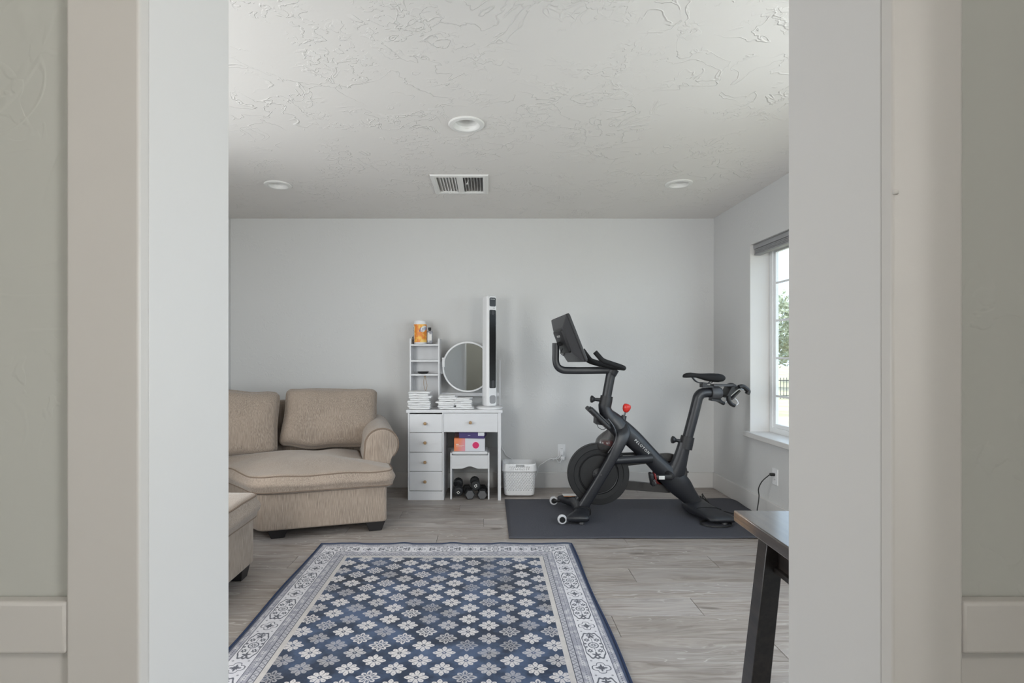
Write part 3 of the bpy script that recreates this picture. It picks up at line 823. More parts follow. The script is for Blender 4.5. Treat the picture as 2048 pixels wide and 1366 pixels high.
dr = MB().box(pr_+.0012, px2x(995.4), .008, .024, py2z(864.6), py2z(826.8)).build('drawer', 'white_board', dk, bev=.0012)
MB().box(pr_+.01, px2x(994), .024, .33, py2z(864.6)+.012, py2z(826.8)-.02).build('drawer_box', 'white_board', dr)
knob(dr, px2x(941), .644)
# hutch
hx0, hx1, hy0, hy1, ht = -.397, -.140, .175, .345, 1.342
hu = MB().box(hx0, hx0+.012, hy0, hy1, .747, ht).build('hutch', 'white_board', dk, bev=.001)
MB().box(hx1-.012, hx1, hy0, hy1, .747, ht).build('hutch_side', 'white_board', hu, bev=.001)
MB().box(hx0+.012, hx1-.012, hy1-.006, hy1, .747, ht-.03).build('hutch_back', 'white_board', hu)
SHZ = (1.036, 1.156, 1.293)
for z_ in SHZ: MB().box(hx0+.012, hx1-.012, hy0+.003, hy1-.006, z_-.014, z_).build('shelf', 'white_board', hu, bev=.001)
MB().box(hx1-.035, hx1-.012, hy1-.012, hy1-.006, SHZ[2], SHZ[2]+.045).build('shelf_lip', 'white_board', hu)
# mirror frame and mirror
MB().box(.374, .387, .315, .335, .747, 1.150).build('mirror_post', 'white_board', dk, bev=.001)
MB().box(hx1, .374, .318, .334, .836, .866).build('mirror_rail', 'white_board', dk, bev=.001)
MB().box(hx1-.004, hx1+.05, .268, .286, 1.035, 1.145).build('mirror_bracket', 'white_board', dk, bev=.002)
mc = (.098, .262, 1.096); MR = .222
mrot = Matrix.Translation(mc) @ Matrix.Rotation(R(0.5), 4, 'Z') @ Matrix.Rotation(R(1), 4, 'X')
mf = MB().lathe([(MR-.016, -.010), (MR-.013, -.015), (MR-.003, -.015), (MR, -.010), (MR, .010), (MR-.01, .013), (.001, .013)], (0, 0, 0), 'y', 72, cap=False).xform(mrot).build('mirror_frame', 'white_plastic', dk)
MB().lathe([(.0005, -.0085), (MR-.014, -.0085), (MR-.014, -.003), (.0005, -.003)], (0, 0, 0), 'y', 72).xform(mrot).build('mirror', 'mirror_glass', mf, ang=20)
MB().box(-MR-.001, -MR+.022, -.021, -.008, -.002, .082).xform(mrot).build('mirror_clip', 'white_plastic', mf, bev=.002)

def deskpt(px, py, Y): return P(px, py, Y)
DZ = .747
# towels
ORD = ['lowest', 'second', 'third', 'fourth', 'fifth', 'sixth', 'seventh', 'eighth', 'ninth']
def towels(xc, yc, n, wd, dp, total, which, seed, fan=0):
    rr_ = random.Random(seed); h = total/n; z = DZ+.002
    for k in range(n):
        hh = h*rr_.uniform(.9, 1.1) if k < n-1 else DZ+total-z
        w_, d_ = wd*rr_.uniform(.88, 1.04), dp*rr_.uniform(.90, 1.03)
        def fn(p, u, s_=seed*7+k):
            q = Vector(p); nn = Vector((q.x*16, q.y*16, s_))
            q.z += .0048*noise.noise(nn)*(1-abs(u[2])*.2); q.x += .013*noise.noise(nn*.8+Vector((4, 4, q.z*60))); q.y += .010*noise.noise(nn*.8+Vector((7, 1, q.z*60)))
            q.z = max(q.z, -hh*.49)
            # a fold crease along the front edge
            if u[1] < -.9 and abs(u[2]) < .4: q.y += .004
            return q
        mb = MB(); rbox(mb, (0, 0, hh/2), (w_, d_, hh*.98), min(hh*.46, .012), (12, 9, 5), fn)
        o = mb.build('folded_towel', 'towel', ang=60)
        o.location = (xc+rr_.uniform(-.008, .008)+fan*k, yc+rr_.uniform(-.006, .006), z); o.rotation_euler = (0, 0, R(rr_.uniform(-7, 7)))
        nm = 'topmost' if k == n-1 else ORD[k]
        tag(o, '%s folded white towel%s in %s' % (nm, '' if nm in ('lowest', 'topmost') else ' from below', which), 'towel', 'folded towels on the vanity desk')
        z += hh
towels(-.575, 4.415, 8, .185, .135, .150, 'the tall stack in front of the hutch', 3)
towels(-.350, 4.408, 7, .150, .125, .118, 'the middle stack on the desk', 5)
towels(-.204, 4.408, 6, .148, .120, .096, 'the low stack beside the tower fan', 8, -.003)
# canister, bottle, dish, twine
yw = .265+4.33
ca = thing('wipes_canister', 'white wipes canister with an orange label on the hutch top', 'canister', (-.596, 4.585, 1.293+.003))
MB().lathe([(.001, 0), (.054, 0), (.056, .004), (.056, .176), (.053, .181), (.001, .181)], n=40).build('body', 'white_plastic', ca)
MB().lathe([(.0562, .014), (.0568, .014), (.0568, .170), (.0562, .170)], n=48, cap=False).build('label', 'canister_label', ca)
MB().lathe([(.053, .178), (.055, .182), (.0545, .197), (.048, .204), (.026, .206), (.024, .210), (.001, .211)], n=40).build('lid', 'white_plastic', ca)
def wrap_text(body, size, shear, ang0, z, rad, name, material, par, sp=1.0, sxl=1.0):
    me = text_mesh(body, size, shear, .0002, sp)
    for v_ in me.vertices:
        a_ = ang0 + v_.co.x*sxl/rad; rr_ = rad+v_.co.z
        v_.co = Vector((rr_*math.sin(a_), -rr_*math.cos(a_), z+v_.co.y+v_.co.x*.28))
    me.materials.clear(); me.materials.append(M[material])
    o = bpy.data.objects.new(name, me); COL.objects.link(o); o.parent = par
    return o
mb = MB(); rg = []
for i in range(17):
    t_ = i/16; a_ = .18+t_*1.25; hw = .026*math.sin(PI*min(1, .15+t_*.9))
    zc = .120+t_*.028
    rg.append([(.0572*math.sin(a_), -.0572*math.cos(a_), zc-hw), (.0572*math.sin(a_), -.0572*math.cos(a_), zc+hw)])
mb.rings(rg, cap=False, closed=False).build('logo_backing', 'decal_white', ca, smooth=False, solid=.0003)
wrap_text('Lysol', .050, .35, .80, .134, .0578, 'lettering', 'print_blue', ca)
mb = MB(); mb.rings([[(.0572*math.sin(a_), -.0572*math.cos(a_), z_) for z_ in (.02, .16)] for a_ in [R(-88+3*i) for i in range(12)]], cap=False, closed=False)
mb.build('fine_print', 'decal_white', ca, smooth=False, solid=.0003)
for k in range(9):
    MB().rings([[(.0577*math.sin(a_), -.0577*math.cos(a_), z_) for z_ in (.03+k*.014, .036+k*.014)] for a_ in [R(-84+3*i) for i in range(8)]], cap=False, closed=False).build('print_line', 'print_dark', ca, smooth=False, solid=.0003)
bo_ = thing('hand_bottle', 'small clear grey bottle with a black cap beside the canister', 'bottle', (-.515, 4.600, 1.296))
rbox(mb := MB(), (0, 0, .058), (.054, .030, .116), .010, (6, 6, 8)).build('body', 'bottle_clear', bo_, ang=60)
MB().lathe([(.010, .115), (.010, .124), (.013, .125), (.013, .143), (.012, .145), (.001, .145)], n=24).build('cap', 'rubber_black', bo_)
MB().box(-.018, .018, -.0162, -.0152, .03, .085).build('label', 'decal_white', bo_)
sb = thing('soap_tin', 'small grey box half hidden behind the wipes canister', 'box', (-.655, 4.640, 1.296))
rbox(MB(), (0, 0, .035), (.030, .05, .07), .004, (3, 3, 3)).build('body', 'iron_grey', sb)
MB().box(-.0151, .0151, -.0256, .0, .05, .062).build('band', 'rubber_black', sb)
dish = MB().lathe([(.001, .006), (.030, .006), (.046, .016), (.050, .017), (.048, .010), (.034, .001), (.001, 0)], n=36).build('trinket_dish', 'rubber_black')
dish.location = (-.570, 4.575, SHZ[0]+.0025); tag(dish, 'shallow black dish on the lower hutch shelf', 'dish')
tw = thing('twine_loop', 'thin tan twine loop hanging under the lower hutch shelf', 'string', (-.552, 4.56, SHZ[0]-.014))
MB().tube(cr([(0, 0, 0), (-.010, 0, -.045), (-.008, 0, -.09), (.006, 0, -.132), (.018, 0, -.09), (.010, 0, -.045), (.002, .002, 0)], 6), .0018, 6).build('loop', 'twine', tw)
MB().lathe([(.001, 0), (.005, -.002), (.005, -.010), (.001, -.012)], n=12).build('hook', 'twine', tw)

# tower fan
fn_ = thing('tower_fan', 'tall white tower fan with a black grille on the desk', 'fan', (.008, 4.452, DZ), R(29))
MB().lathe([(.001, 0), (.108, 0), (.112, .004), (.112, .012), (.100, .019), (.06, .022), (.001, .023)], n=48).build('base', 'white_plastic', fn_)
def rsec(hx, hy, r, z, n=5, lean=0):
    pts = []
    for cx, cy, a0_ in ((hx-r, hy-r, 0), (-hx+r, hy-r, 90), (-hx+r, -hy+r, 180), (hx-r, -hy+r, 270)):
        for k in range(n+1):
            a_ = R(a0_+90*k/n); pts.append((cx+r*math.cos(a_), cy+r*math.sin(a_), z))
    return pts
H = .955
lean = Matrix.Shear('XY', 4, (.0, .0))
def fx_(mb): return mb
mb = MB(); rg = []
for z_, s_ in ((.024, .90), (.032, 1.0), (.10, 1.0), (.5, .98), (H-.03, .95), (H-.012, .91), (H-.003, .80), (H, .60)):
    rg.append(rsec(.050*s_, .049*s_, .020*s_, z_))
body = MB().rings(rg).build('body', 'white_plastic', fn_, ang=50)
def rpoly(x0, x1, z0, z1, r, n=5):
    pts = []
    for cx, cz, a0_ in ((x1-r, z1-r, 0), (x0+r, z1-r, 90), (x0+r, z0+r, 180), (x1-r, z0+r, 270)):
        for k in range(n+1):
            a_ = R(a0_+90*k/n); pts.append((cx+r*math.cos(a_), cz+r*math.sin(a_)))
    return pts
mb = MB(); mb.prism(rpoly(-.0365, .0365, .025, H-.006, .018), -.055, -.040).build('front_panel', 'white_plastic', fn_, bev=.004)
MB().prism(rpoly(-.030, .030, H-.095, H-.020, .012), -.0562, -.0545).build('display', 'fan_panel', fn_)
for k in range(4): MB().box(-.019+k*.011, -.013+k*.011, -.0566, -.056, H-.036, H-.031).build('icon', 'decal_white', fn_)
for k in range(4): MB().box(.002+k*.0055, .006+k*.0055, -.0556, -.0548, H-.110, H-.106).build('maker_mark', 'iron_grey', fn_)
gz0, gz1 = .175, H-.124
gr_ = MB().prism(rpoly(-.031, .031, gz0, gz1, .010), -.0558, -.0545).build('grille_back', 'fan_grill', fn_)
for k in range(9):
    xx = -.026+k*.0065
    MB().box(xx-.0008, xx+.0008, -.0585, -.0555, gz0+.06, gz1-.035).build('grille_bar', 'fan_panel', gr_)
for k in range(8):
    zz_ = gz0+.10+k*.068; MB().box(-.028, .028, -.0590, -.0580, zz_-.0007, zz_+.0007).build('grille_rib', 'fan_panel', gr_)
MB().box(-.010, .010, -.0585, -.0555, gz1-.04, gz1-.006).build('grille_cap', 'housing_grey', gr_)
MB().box(-.010, .010, -.0585, -.0555, gz0+.006, gz0+.065).build('grille_cap', 'housing_grey', gr_)
MB().prism(rpoly(-.029, .029, .045, .115, .020), -.0562, -.0545).build('foot_recess', 'shade_grey', fn_)

# stool with boxes and dumbbells
st = thing('stool', 'white stool with an arched apron pushed under the vanity desk', 'stool', (-.155, 4.362, 0))
MB().box(-.163, -.150, 0, .26, 0, .388).build('side_panel', 'white_board', st, bev=.0015)
MB().box(.150, .163, 0, .26, 0, .388).build('side_panel', 'white_board', st, bev=.0015)
out = [(-.150, .366), (.150, .366), (.150, .254)] + [(x_, .254+.020*(1+math.cos(PI*x_/.075))*.5) for x_ in [.075-.15*k/16 for k in range(17)]] + [(-.150, .254)]
MB().prism(out, .004, .018).build('apron', 'white_board', st)
MB().prism(out, .242, .256).build('apron', 'white_board', st)
rbox(MB(), (0, .13, .383), (.298, .262, .028), .009, (8, 8, 4)).build('seat_pad', 'white_board', st, ang=60)
MB().box(-.150, .150, .235, .25, .02, .05).build('stretcher', 'white_board', st)
b1 = thing('product_box', 'white box with an orange end panel and magenta dot on the stool', 'box', (-.158, 4.372, .3985))
MB().box(-.128, .128, 0, .20, 0, .107).build('carton', 'white_card', b1, bev=.001)
MB().box(-.1284, -.036, -.0007, .1, .0003, .1073).build('end_panel', 'orange_card', b1)
MB().lathe([(.034, -.0004), (.034, -.0008), (.001, -.0009)], (.052, 0, .052), 'y', 40).build('dot_halo', 'pale_pink_print', b1)
MB().lathe([(.027, -.0008), (.027, -.0013), (.001, -.0014)], (.052, 0, .050), 'y', 40).build('dot', 'magenta_print', b1)
MB().box(-.112, -.044, -.0012, -.0006, .046, .0478).build('print_line', 'decal_white', b1)
MB().box(-.112, -.090, -.0012, -.0006, .056, .061).build('print_line', 'decal_white', b1)
MB().box(-.112, -.060, -.0012, -.0006, .037, .039).build('print_line', 'decal_white', b1)
b2 = thing('purple_box', 'dark purple box with a white label lying on the white box', 'box', (-.138, 4.40, .5065), R(-6))
MB().box(-.105, .105, -.035, .15, 0, .050).build('carton', 'purple_card', b2, bev=.001)
MB().box(.055, .1055, -.0357, .03, .022, .0504).build('shipping_label', 'white_card', b2)
MB().box(-.03, -.01, -.0356, -.034, .024, .027).build('print_mark', 'white_card', b2)
b3 = thing('maroon_box', 'dark maroon box behind the purple box on the stool', 'box', (-.268, 4.52, .5065))
MB().box(-.020, .020, -.06, .05, 0, .030).build('carton', 'maroon_card', b3, bev=.001)

def dumbbell(label, c, yaw, tilt, sides, rad, L_, endmat, logo, roll=0):
    t = thing('dumbbell', label, 'dumbbell', c, 0, 'dumbbells under the stool'); t.rotation_euler = (R(tilt), 0, R(yaw))
    hl_ = .062
    for s_ in (-1, 1):
        y0_, y1_ = s_*(L_/2), s_*(L_/2-hl_)
        def ring(r_, y_): return [(r_*math.cos(R(roll)+2*PI*k/sides), y_, r_*math.sin(R(roll)+2*PI*k/sides)) for k in range(sides)]
        e = s_*.007
        hd = MB().rings([ring(rad*.80, y0_), ring(rad, y0_-e*1.2), ring(rad, y1_+e), ring(rad*.75, y1_)]).build('head', 'rubber_black', t, bev=.003, ang=25)
        if endmat: MB().rings([ring(rad*.86, y0_-e*.4), ring(rad*.80, y0_+s_*.0015)]).build('end_face', endmat, hd)
        if logo and s_ < 0:
            ro = Matrix.Rotation(R(-35), 4, 'Y'); sq_ = lambda i: [(-i, -i), (i, -i), (i, i), (-i, i)]
            MB().bandprism(sq_(.0105), sq_(.0065), y0_-.0012, y0_+.001).xform(ro).build('logo', 'decal_white', hd)
            if logo == 2: MB().box(.006, .017, y0_-.0012, y0_+.001, .004, .008).xform(ro).build('logo', 'decal_white', hd); MB().box(.008, .012, y0_-.0012, y0_+.001, .0, .013).xform(ro).build('logo', 'decal_white', hd)
    MB().lathe([(.013, -L_/2+.05), (.0145, -.03), (.0145, .03), (.013, L_/2-.05)], (0, 0, 0), 'y', 16).build('handle', 'dark_steel', t)
dumbbell('black dumbbell leaning up at the stool\'s left panel', (-.256, 4.455, .083), 3, 14, 12, .040, .20, None, 1)
dumbbell('grey-ended hexagonal dumbbell on the floor, the left of two', (-.172, 4.462, .0385), 10, 0, 6, .044, .215, 'iron_grey', 0)
dumbbell('grey-ended hexagonal dumbbell on the floor, the right of two', (-.052, 4.462, .0385), 0, 0, 6, .044, .215, 'iron_grey', 0)
dumbbell('black dumbbell resting on top of the two grey-ended ones', (-.114, 4.475, .1075), 4, 0, 12, .041, .20, None, 2)

# ------------------------------------------------------------------ basket
bk = thing('laundry_basket', 'white perforated plastic basket between the desk and the bike', 'basket', (.262, 4.535, 0))
def rrect(hx, hy, r, n):
    per = []; q = 8
    base_ = []
    for cx, cy, a0_ in ((hx-r, hy-r, 0), (-hx+r, hy-r, 90), (-hx+r, -hy+r, 180), (hx-r, -hy+r, 270)):
        for k in range(q+1):
            a_ = R(a0_+90*k/q); base_.append(Vector((cx+r*math.cos(a_), cy+r*math.sin(a_))))
    base_.append(base_[0]); L_ = [0]
    for a_, b_ in zip(base_, base_[1:]): L_.append(L_[-1]+(b_-a_).length)
    for k in range(n):
        s_ = L_[-1]*k/n; i = max(j for j in range(len(L_)) if L_[j] <= s_+1e-9); i = min(i, len(base_)-2)
        f_ = (s_-L_[i])/max(1e-9, L_[i+1]-L_[i]); p = base_[i].lerp(base_[i+1], f_); per.append((p.x, p.y))
    return per
NB = 160; rows = []
zs = [.012+(.222-.012)*k/30 for k in range(31)]
for z_ in zs:
    t_ = (z_-.012)/.21; s_ = .92+.08*t_**.7
    rows.append([(p[0], p[1], z_) for p in rrect(.137*s_, .105*s_, .035, NB)])
mb = MB(); mb.v = [p for r_ in rows for p in r_]
for k in range(30):
    for i in range(NB):
        hole = 5 <= k <= 27 and ((k % 2 == 0 and (i+k) % 4 == 0) or (k % 2 == 0 and (i+k) % 4 == 1 and False))
        if not hole: mb.f.append((k*NB+i, k*NB+(i+1) % NB, (k+1)*NB+(i+1) % NB, (k+1)*NB+i))
mb.f.append(tuple(range(NB-1, -1, -1)))
mb.v[0:NB] = [(p[0]*.97, p[1]*.97, p[2]) for p in mb.v[0:NB]]
mb.build('tub', 'white_plastic', bk, solid=.003, ang=60)
lid = []
for z_, s_ in ((.212, 1.065), (.218, 1.085), (.224, 1.09), (.232, 1.082), (.240, 1.074), (.248, 1.066), (.256, 1.058), (.264, 1.05), (.274, 1.04), (.279, 1.02), (.280, .99)):
    lid.append([(p[0], p[1], z_) for p in rrect(.137*s_, .105*s_, .04, NB)])
mb = MB(); mb.v = [p for r_ in lid for p in r_]
for k in range(len(lid)-1):
    for i in range(NB):
        p = lid[k][i]; fr_ = p[1] < -.09
        slot = fr_ and k in (6, 7) and abs(p[0]) < .036
        dots_ = fr_ and k in (3, 5) and abs(p[0]) < .085 and (i+k) % 3 == 0
        if not (slot or dots_): mb.f.append((k*NB+i, k*NB+(i+1) % NB, (k+1)*NB+(i+1) % NB, (k+1)*NB+i))
mb.build('rim', 'white_plastic', bk, solid=.003, ang=60)

# ------------------------------------------------------------------ outlets and cords
def outlet(label, loc, rz):
    t = thing('wall_outlet', label, 'outlet', loc, rz, 'wall outlets')
    MB().box(-.036, .036, -.006, 0, -.058, .058).build('cover_plate', 'white_plastic', t, bev=.003, seg=3)
    rec = MB().box(-.0165, .0165, -.0075, -.004, -.034, .034).build('receptacle', 'white_plastic', t, bev=.001)
    for z_ in (-.019, .019):
        for x_ in (-.006, .006): MB().box(x_-.0011, x_+.0011, -.0079, -.007, z_-.004, z_+.004).build('slot', 'dark_duct', rec)
    return t
outlet('white wall outlet with white plugs on the back wall', (.662, YB, .335), 0)
outlet('white wall outlet with a black plug below the window', (XR, 3.73, .335), R(-90))
pc = thing('white_power_cord', 'white power cord running from the back wall outlet behind the basket', 'cord', (.66, YB-.02, .32))
def loc_(pts, t): return [tuple(Vector(p)-t.location) for p in pts]
MB().box(-.016, .014, -.020, .010, -.02, .012).build('plug', 'white_plastic', pc, bev=.004)
MB().box(-.012, .024, -.032, .010, -.060, -.032).build('plug', 'white_plastic', pc, bev=.004)
path = [P(1122, 908, 4.72), P(1116, 917, 4.70), P(1100, 918, 4.71), P(1088, 925, 4.71), P(1078, 932, 4.70), P(1074, 945, 4.70), (.40, 4.69, .10), (.30, 4.69, .16), P(1036, 928, 4.70), P(1024, 918, 4.71), P(1012, 910, 4.73), P(1008, 902, 4.735), P(1003, 893, 4.74), (.112, 4.742, .55), (.115, 4.742, .70)]
MB().tube(cr(loc_(path, pc), 5), .0038, 8).build('cable', 'white_cord', pc)
MB().tube(cr(loc_([P(1124, 916, 4.71), P(1119, 926, 4.66), P(1110, 917, 4.65), P(1104, 922, 4.69), P(1118, 912, 4.71)], pc), 5), .0035, 8).build('cable', 'white_cord', pc)
bc_ = thing('black_power_cord', 'black power cord dropping from the outlet below the window', 'cord', (XR-.01, 3.73, .35))
MB().box(-.030, .0, -.011, .011, -.009, .011).build('plug', 'black_cord', bc_, bev=.003)
path = [(XR-.035, 3.73, .353), P(1536, 952, 3.735), P(1524, 963, 3.76), P(1517, 978, 3.79), P(1518, 993, 3.80), P(1515, 1015, 3.80), (1.93, 3.80, .03), (1.86, 3.84, .023), (1.78, 3.93, .026), (1.72, 4.00, .022), (1.69, 3.985, .03), (1.665, 3.965, .06)]
MB().tube(cr(loc_(path, bc_), 6), .0036, 8).build('cable', 'black_cord', bc_)
path = [(1.665, 3.975, .085), (1.675, 4.10, .10), (1.66, 4.02, .035), (1.68, 4.13, .11), (1.69, 3.99, .025), (1.65, 4.10, .10), (1.74, 3.90, .022), (1.82, 3.80, .020)]
MB().tube(cr(loc_(path, bc_), 6), .0034, 8).build('cable', 'black_cord', bc_)

# ------------------------------------------------------------------ exercise bike
BY = 3.93; BX = 1.15
bike = thing('exercise_bike', 'black stationary exercise bike with a tablet screen on the mat', 'exercise bike', (BX, BY, .0085))
OB = Vector((BX, BY, .0085))
def b(px, py, dy=0.0): return P(px, py, BY+dy)-OB
def bt(lst, dy=0.0): return [b(px, py, dy) for px, py in lst]
K_ = BY/F
def btube(mb, pts, dy=0.0, ryf=None, n=16, sm=5, sq=None):
    """pts: (px, py, r_px[, half width in y])"""
    q = cr([(*p, p[2]*K_)[:3] + ((p[3],) if len(p) > 3 else (p[2]*K_,)) for p in pts], sm)
    return mb.tube([b(p[0], p[1], dy) for p in q], [p[2]*K_ for p in q], n, side=(0, 1, 0), ry=[p[3] for p in q], sq=sq)
mb = MB()
btube(mb, [(1209, 808, 12.5, .045), (1211, 822, 13, .046), (1222, 840, 16, .048), (1243, 858, 19, .046), (1268, 880, 18.5, .042), (1296, 908, 17, .040), (1318, 931, 17.5, .042), (1338, 951, 21, .045), (1359, 970, 23, .046), (1376, 990, 18, .044), (1393, 1009, 13.5, .042), (1404, 1020, 12, .042)])
btube(mb, [(1345, 957, 20, .044), (1354, 938, 17.5, .042), (1361, 916, 14.5, .040), (1366, 898, 13.0, .038), (1369, 886, 12.4, .036)])
btube(mb, [(1214, 828, 13, .040), (1230, 846, 19, .052), (1243, 862, 19, .060), (1250, 872, 12, .055)])
btube(mb, [(1330, 945, 12, .03), (1341, 936, 9, .03), (1352, 930, 12, .03)])
frame = mb.build('frame', 'bike_paint', bike, ang=60)
# fork: crown splitting into two blades
mb = MB()
for s_ in (-1, 1):
    dy = .078*s_
    q = cr([(1240, 855, 17, .020*s_), (1246, 868, 14, .055*s_), (1240, 884, 12, .072*s_), (1226, 913, 10, .080*s_), (1198, 961, 9.3, .080*s_), (1166, 1014, 10, .080*s_), (1161, 1024, 10.5, .080*s_)], 6)
    mb.tube([b(p[0], p[1], p[3]) if s_ < 0 else P(p[0], p[1], BY-abs(p[3]))+Vector((0, 2*abs(p[3]), 0))-OB for p in q], [p[2]*K_ for p in q], 14, side=(0, 1, 0), ry=[.026]*len(q), sq=.5)
fork = mb.build('fork', 'bike_paint', bike, ang=60)
mb = MB()
for s_ in (-1, 1):
    a_, c_ = b(1228, 921, -.07), b(1304, 917, -.055)
    if s_ > 0: a_.y, c_.y = .07, .055
    mb.tube([a_, a_.lerp(c_, .5), c_], [7.6*K_, 7.8*K_, 8.6*K_], 14, side=(0, 1, 0), ry=[.024]*3)
mb.build('brace', 'bike_paint', bike, ang=60)
# bolts on fork
for s_ in (-1, 1):
    c_ = b(1202, 950, -.105)
    if s_ > 0: c_.y = .105
    MB().lathe([(.001, -.004*1), (.007, -.003), (.008, .004), (.001, .005)], c_, 'y', 16).build('axle_bolt', 'dark_steel', fork)
# flywheel
fc = b(1196, 947); RW = 61*K_
fw = MB().lathe([(.030, -.022), (RW*.60, -.020), (RW*.62, -.014), (RW*.64, -.014), (RW*.66, -.024), (RW*.80, -.026), (RW*.82, -.030), (RW*.985, -.030), (RW, -.024), (RW, .024), (RW*.985, .030), (RW*.82, .030), (RW*.80, .026), (RW*.66, .024), (RW*.60, .020), (.030, .022)], fc, 'y', 72).build('flywheel', 'flywheel_iron', bike, ang=25)
MB().lathe([(RW*.626, -.0152), (RW*.636, -.0165), (RW*.644, -.0152)], fc, 'y', 72, cap=False).build('ring', 'dark_steel', fw)
MB().lathe([(.048, -.020), (.046, -.030), (.034, -.034), (.020, -.044), (.014, -.07), (.014, .07), (.020, .044), (.034, .034), (.046, .030), (.048, .020)], fc, 'y', 36).build('hub', 'bike_plastic', fw, ang=30)
for k in range(5):
    a_ = 2*PI*k/5+.3; MB().lathe([(.004, -.034), (.004, -.0375), (.001, -.038)], fc+Vector((.037*math.cos(a_), 0, .037*math.sin(a_))), 'y', 10).build('bolt', 'dark_steel', fw)
# clear shroud with the red brake calliper inside
def egg(mb, pts, n=20, ys=1.0):
    """lathe-like loft along a path: (px,py,rpx)"""
    q = cr([(p[0], p[1], p[2]) for p in pts], 5)
    return mb.tube([b(p[0], p[1]) for p in q], [max(.0005, p[2]*K_) for p in q], n, side=(0, 1, 0), ry=[max(.0005, p[2]*K_*ys) for p in q])
sh_ = egg(MB(), [(1223, 852, 4), (1220, 862, 7), (1216, 872, 14), (1212, 884, 20.5), (1211, 895, 19), (1213, 905, 8), (1213.5, 907, 1)], ys=.85).build('brake_shroud', 'smoked_plastic', bike, ang=60)
rbox(mb := MB(), b(1215, 889), (.075, .06, .055), .012, (4, 4, 4)).build('brake_calliper', 'brake_red', sh_, ang=60)
# cable along fork
MB().tube(cr(bt([(1216, 838), (1226, 851), (1232, 866), (1231, 880), (1224, 894), (1216, 906)], -.088), 6), .0045, 8).build('brake_cable', 'dark_steel', bike)
MB().tube(cr(bt([(1193, 846), (1197, 855), (1206, 859), (1216, 854)], -.03), 6), .0022, 6).build('sensor_cable', 'black_cord', bike)
# tray at the head
tr_ = MB()
d_ = (b(1217, 856, -.03)-b(1175, 815, -.03)); ctr = (b(1217, 856, -.03)+b(1175, 815, -.03))/2
an_ = math.atan2(d_.z, d_.x)
rbox(tr_, ctr, (d_.length, .15, .030), .010, (10, 6, 4), None, Matrix.Rotation(-an_, 3, 'Y')).build('phone_tray', 'bike_plastic', bike, ang=60)
rbox(MB(), ctr+Vector((.010, 0, .019)), (d_.length*.78, .125, .010), .003, (6, 6, 3), None, Matrix.Rotation(-an_, 3, 'Y')).build('tray_phone', 'housing_grey', bike, ang=60)
MB().prism([(p.x, p.z) for p in bt([(1190, 832), (1216, 838), (1218, 851), (1189, 847)])], -.055, .05).build('tray_box', 'bike_plastic', bike, bev=.003)
# collars, posts, knobs
mb = MB(); btube(mb, [(1213.5, 792, 12.2), (1212, 801, 12.6), (1209.5, 812, 12.8)], sm=2)
mb.build('head_collar', 'bike_plastic', bike, ang=50)
mb = MB(); btube(mb, [(1227, 738, 11.5), (1223, 747, 10.5), (1221, 752, 9.6), (1216, 778, 9.4), (1212, 800, 9.4)])
mb.build('handlebar_post', 'bike_paint', bike, ang=60)
mb = MB(); btube(mb, [(1375.5, 873, 13), (1373, 884, 13.2), (1370, 897, 13.4)], sm=2)
mb.build('seat_collar', 'bike_plastic', bike, ang=50)
mb = MB(); btube(mb, [(1371, 890, 10), (1378.5, 862, 10), (1388, 826, 10), (1394, 802, 10), (1397, 793, 10.2), (1403, 787, 10.2), (1412, 785.5, 9.6), (1426, 785.5, 9.4)])
mb.build('seat_post', 'bike_paint', bike, ang=60)
def clampknob(p0, p1):
    q = [b(*p0), b(*p1)]; v_ = q[1]-q[0]
    pts = [q[0]+v_*t_ for t_ in (0, .35, .55, .70, .80, .95, 1.0)]
    MB().tube(pts, [.014, .013, .012, .020, .027, .027, .020], 16, side=(0, 1, 0)).build('clamp_knob', 'bike_plastic', bike, ang=40)
clampknob((1202, 800), (1181, 798)); clampknob((1365, 883), (1343, 879))
# tablet arm
mb = MB(); btube(mb, [(1111.5, 686, 6.8, .019), (1111.5, 705, 6.8, .019), (1111.5, 722, 6.8, .019), (1115, 733, 7.0, .019), (1124, 739.5, 7.2, .019), (1138, 741, 7.2, .019), (1180, 741, 7.2, .020), (1222, 740, 7.4, .024)], sq=.7)
mb.build('screen_arm', 'bike_paint', bike, ang=50)
# handlebar
mb = MB()
near = [P(1190, 704, 3.70)-OB, P(1197, 712, 3.70)-OB, P(1206, 721, 3.70)-OB, P(1222, 727, 3.71)-OB, P(1240, 733, 3.73)-OB]
near = near + [Vector((near[-1].x+.035, -.165, near[-1].z-.012)), Vector((near[-1].x+.045, -.09, near[-1].z-.014)), Vector((near[-1].x+.045, 0, near[-1].z-.014))]
path = near + [Vector((p.x, -p.y, p.z)) for p in near[::-1][1:]]
mb.tube(cr(path, 6), .0175, 14)
for s_ in (-1, 1):
    q = [near[-1]+Vector((.0, .05*s_, 0)), P(1222, 733, 3.87)-OB, P(1200, 728, 3.87)-OB, P(1184, 722, 3.86)-OB, P(1174, 711, 3.85)-OB, P(1166, 700, 3.84)-OB]
    q = [Vector((p.x, abs(p.y)*s_ if i else p.y, p.z)) for i, p in enumerate(q)]
    mb.tube(cr(q, 6), .0165, 12)
    q2 = [near[-3]+Vector((0, .004, 0)), Vector((near[-1].x-.02, -.10, near[-1].z)), Vector((near[-1].x-.07, -.03, near[-1].z+.0))]
    q2 = [Vector((p.x, p.y*-s_, p.z)) for p in q2]
    mb.tube(cr(q2, 5), .015, 10)
mb.build('handlebar', 'rubber', bike, ang=60)
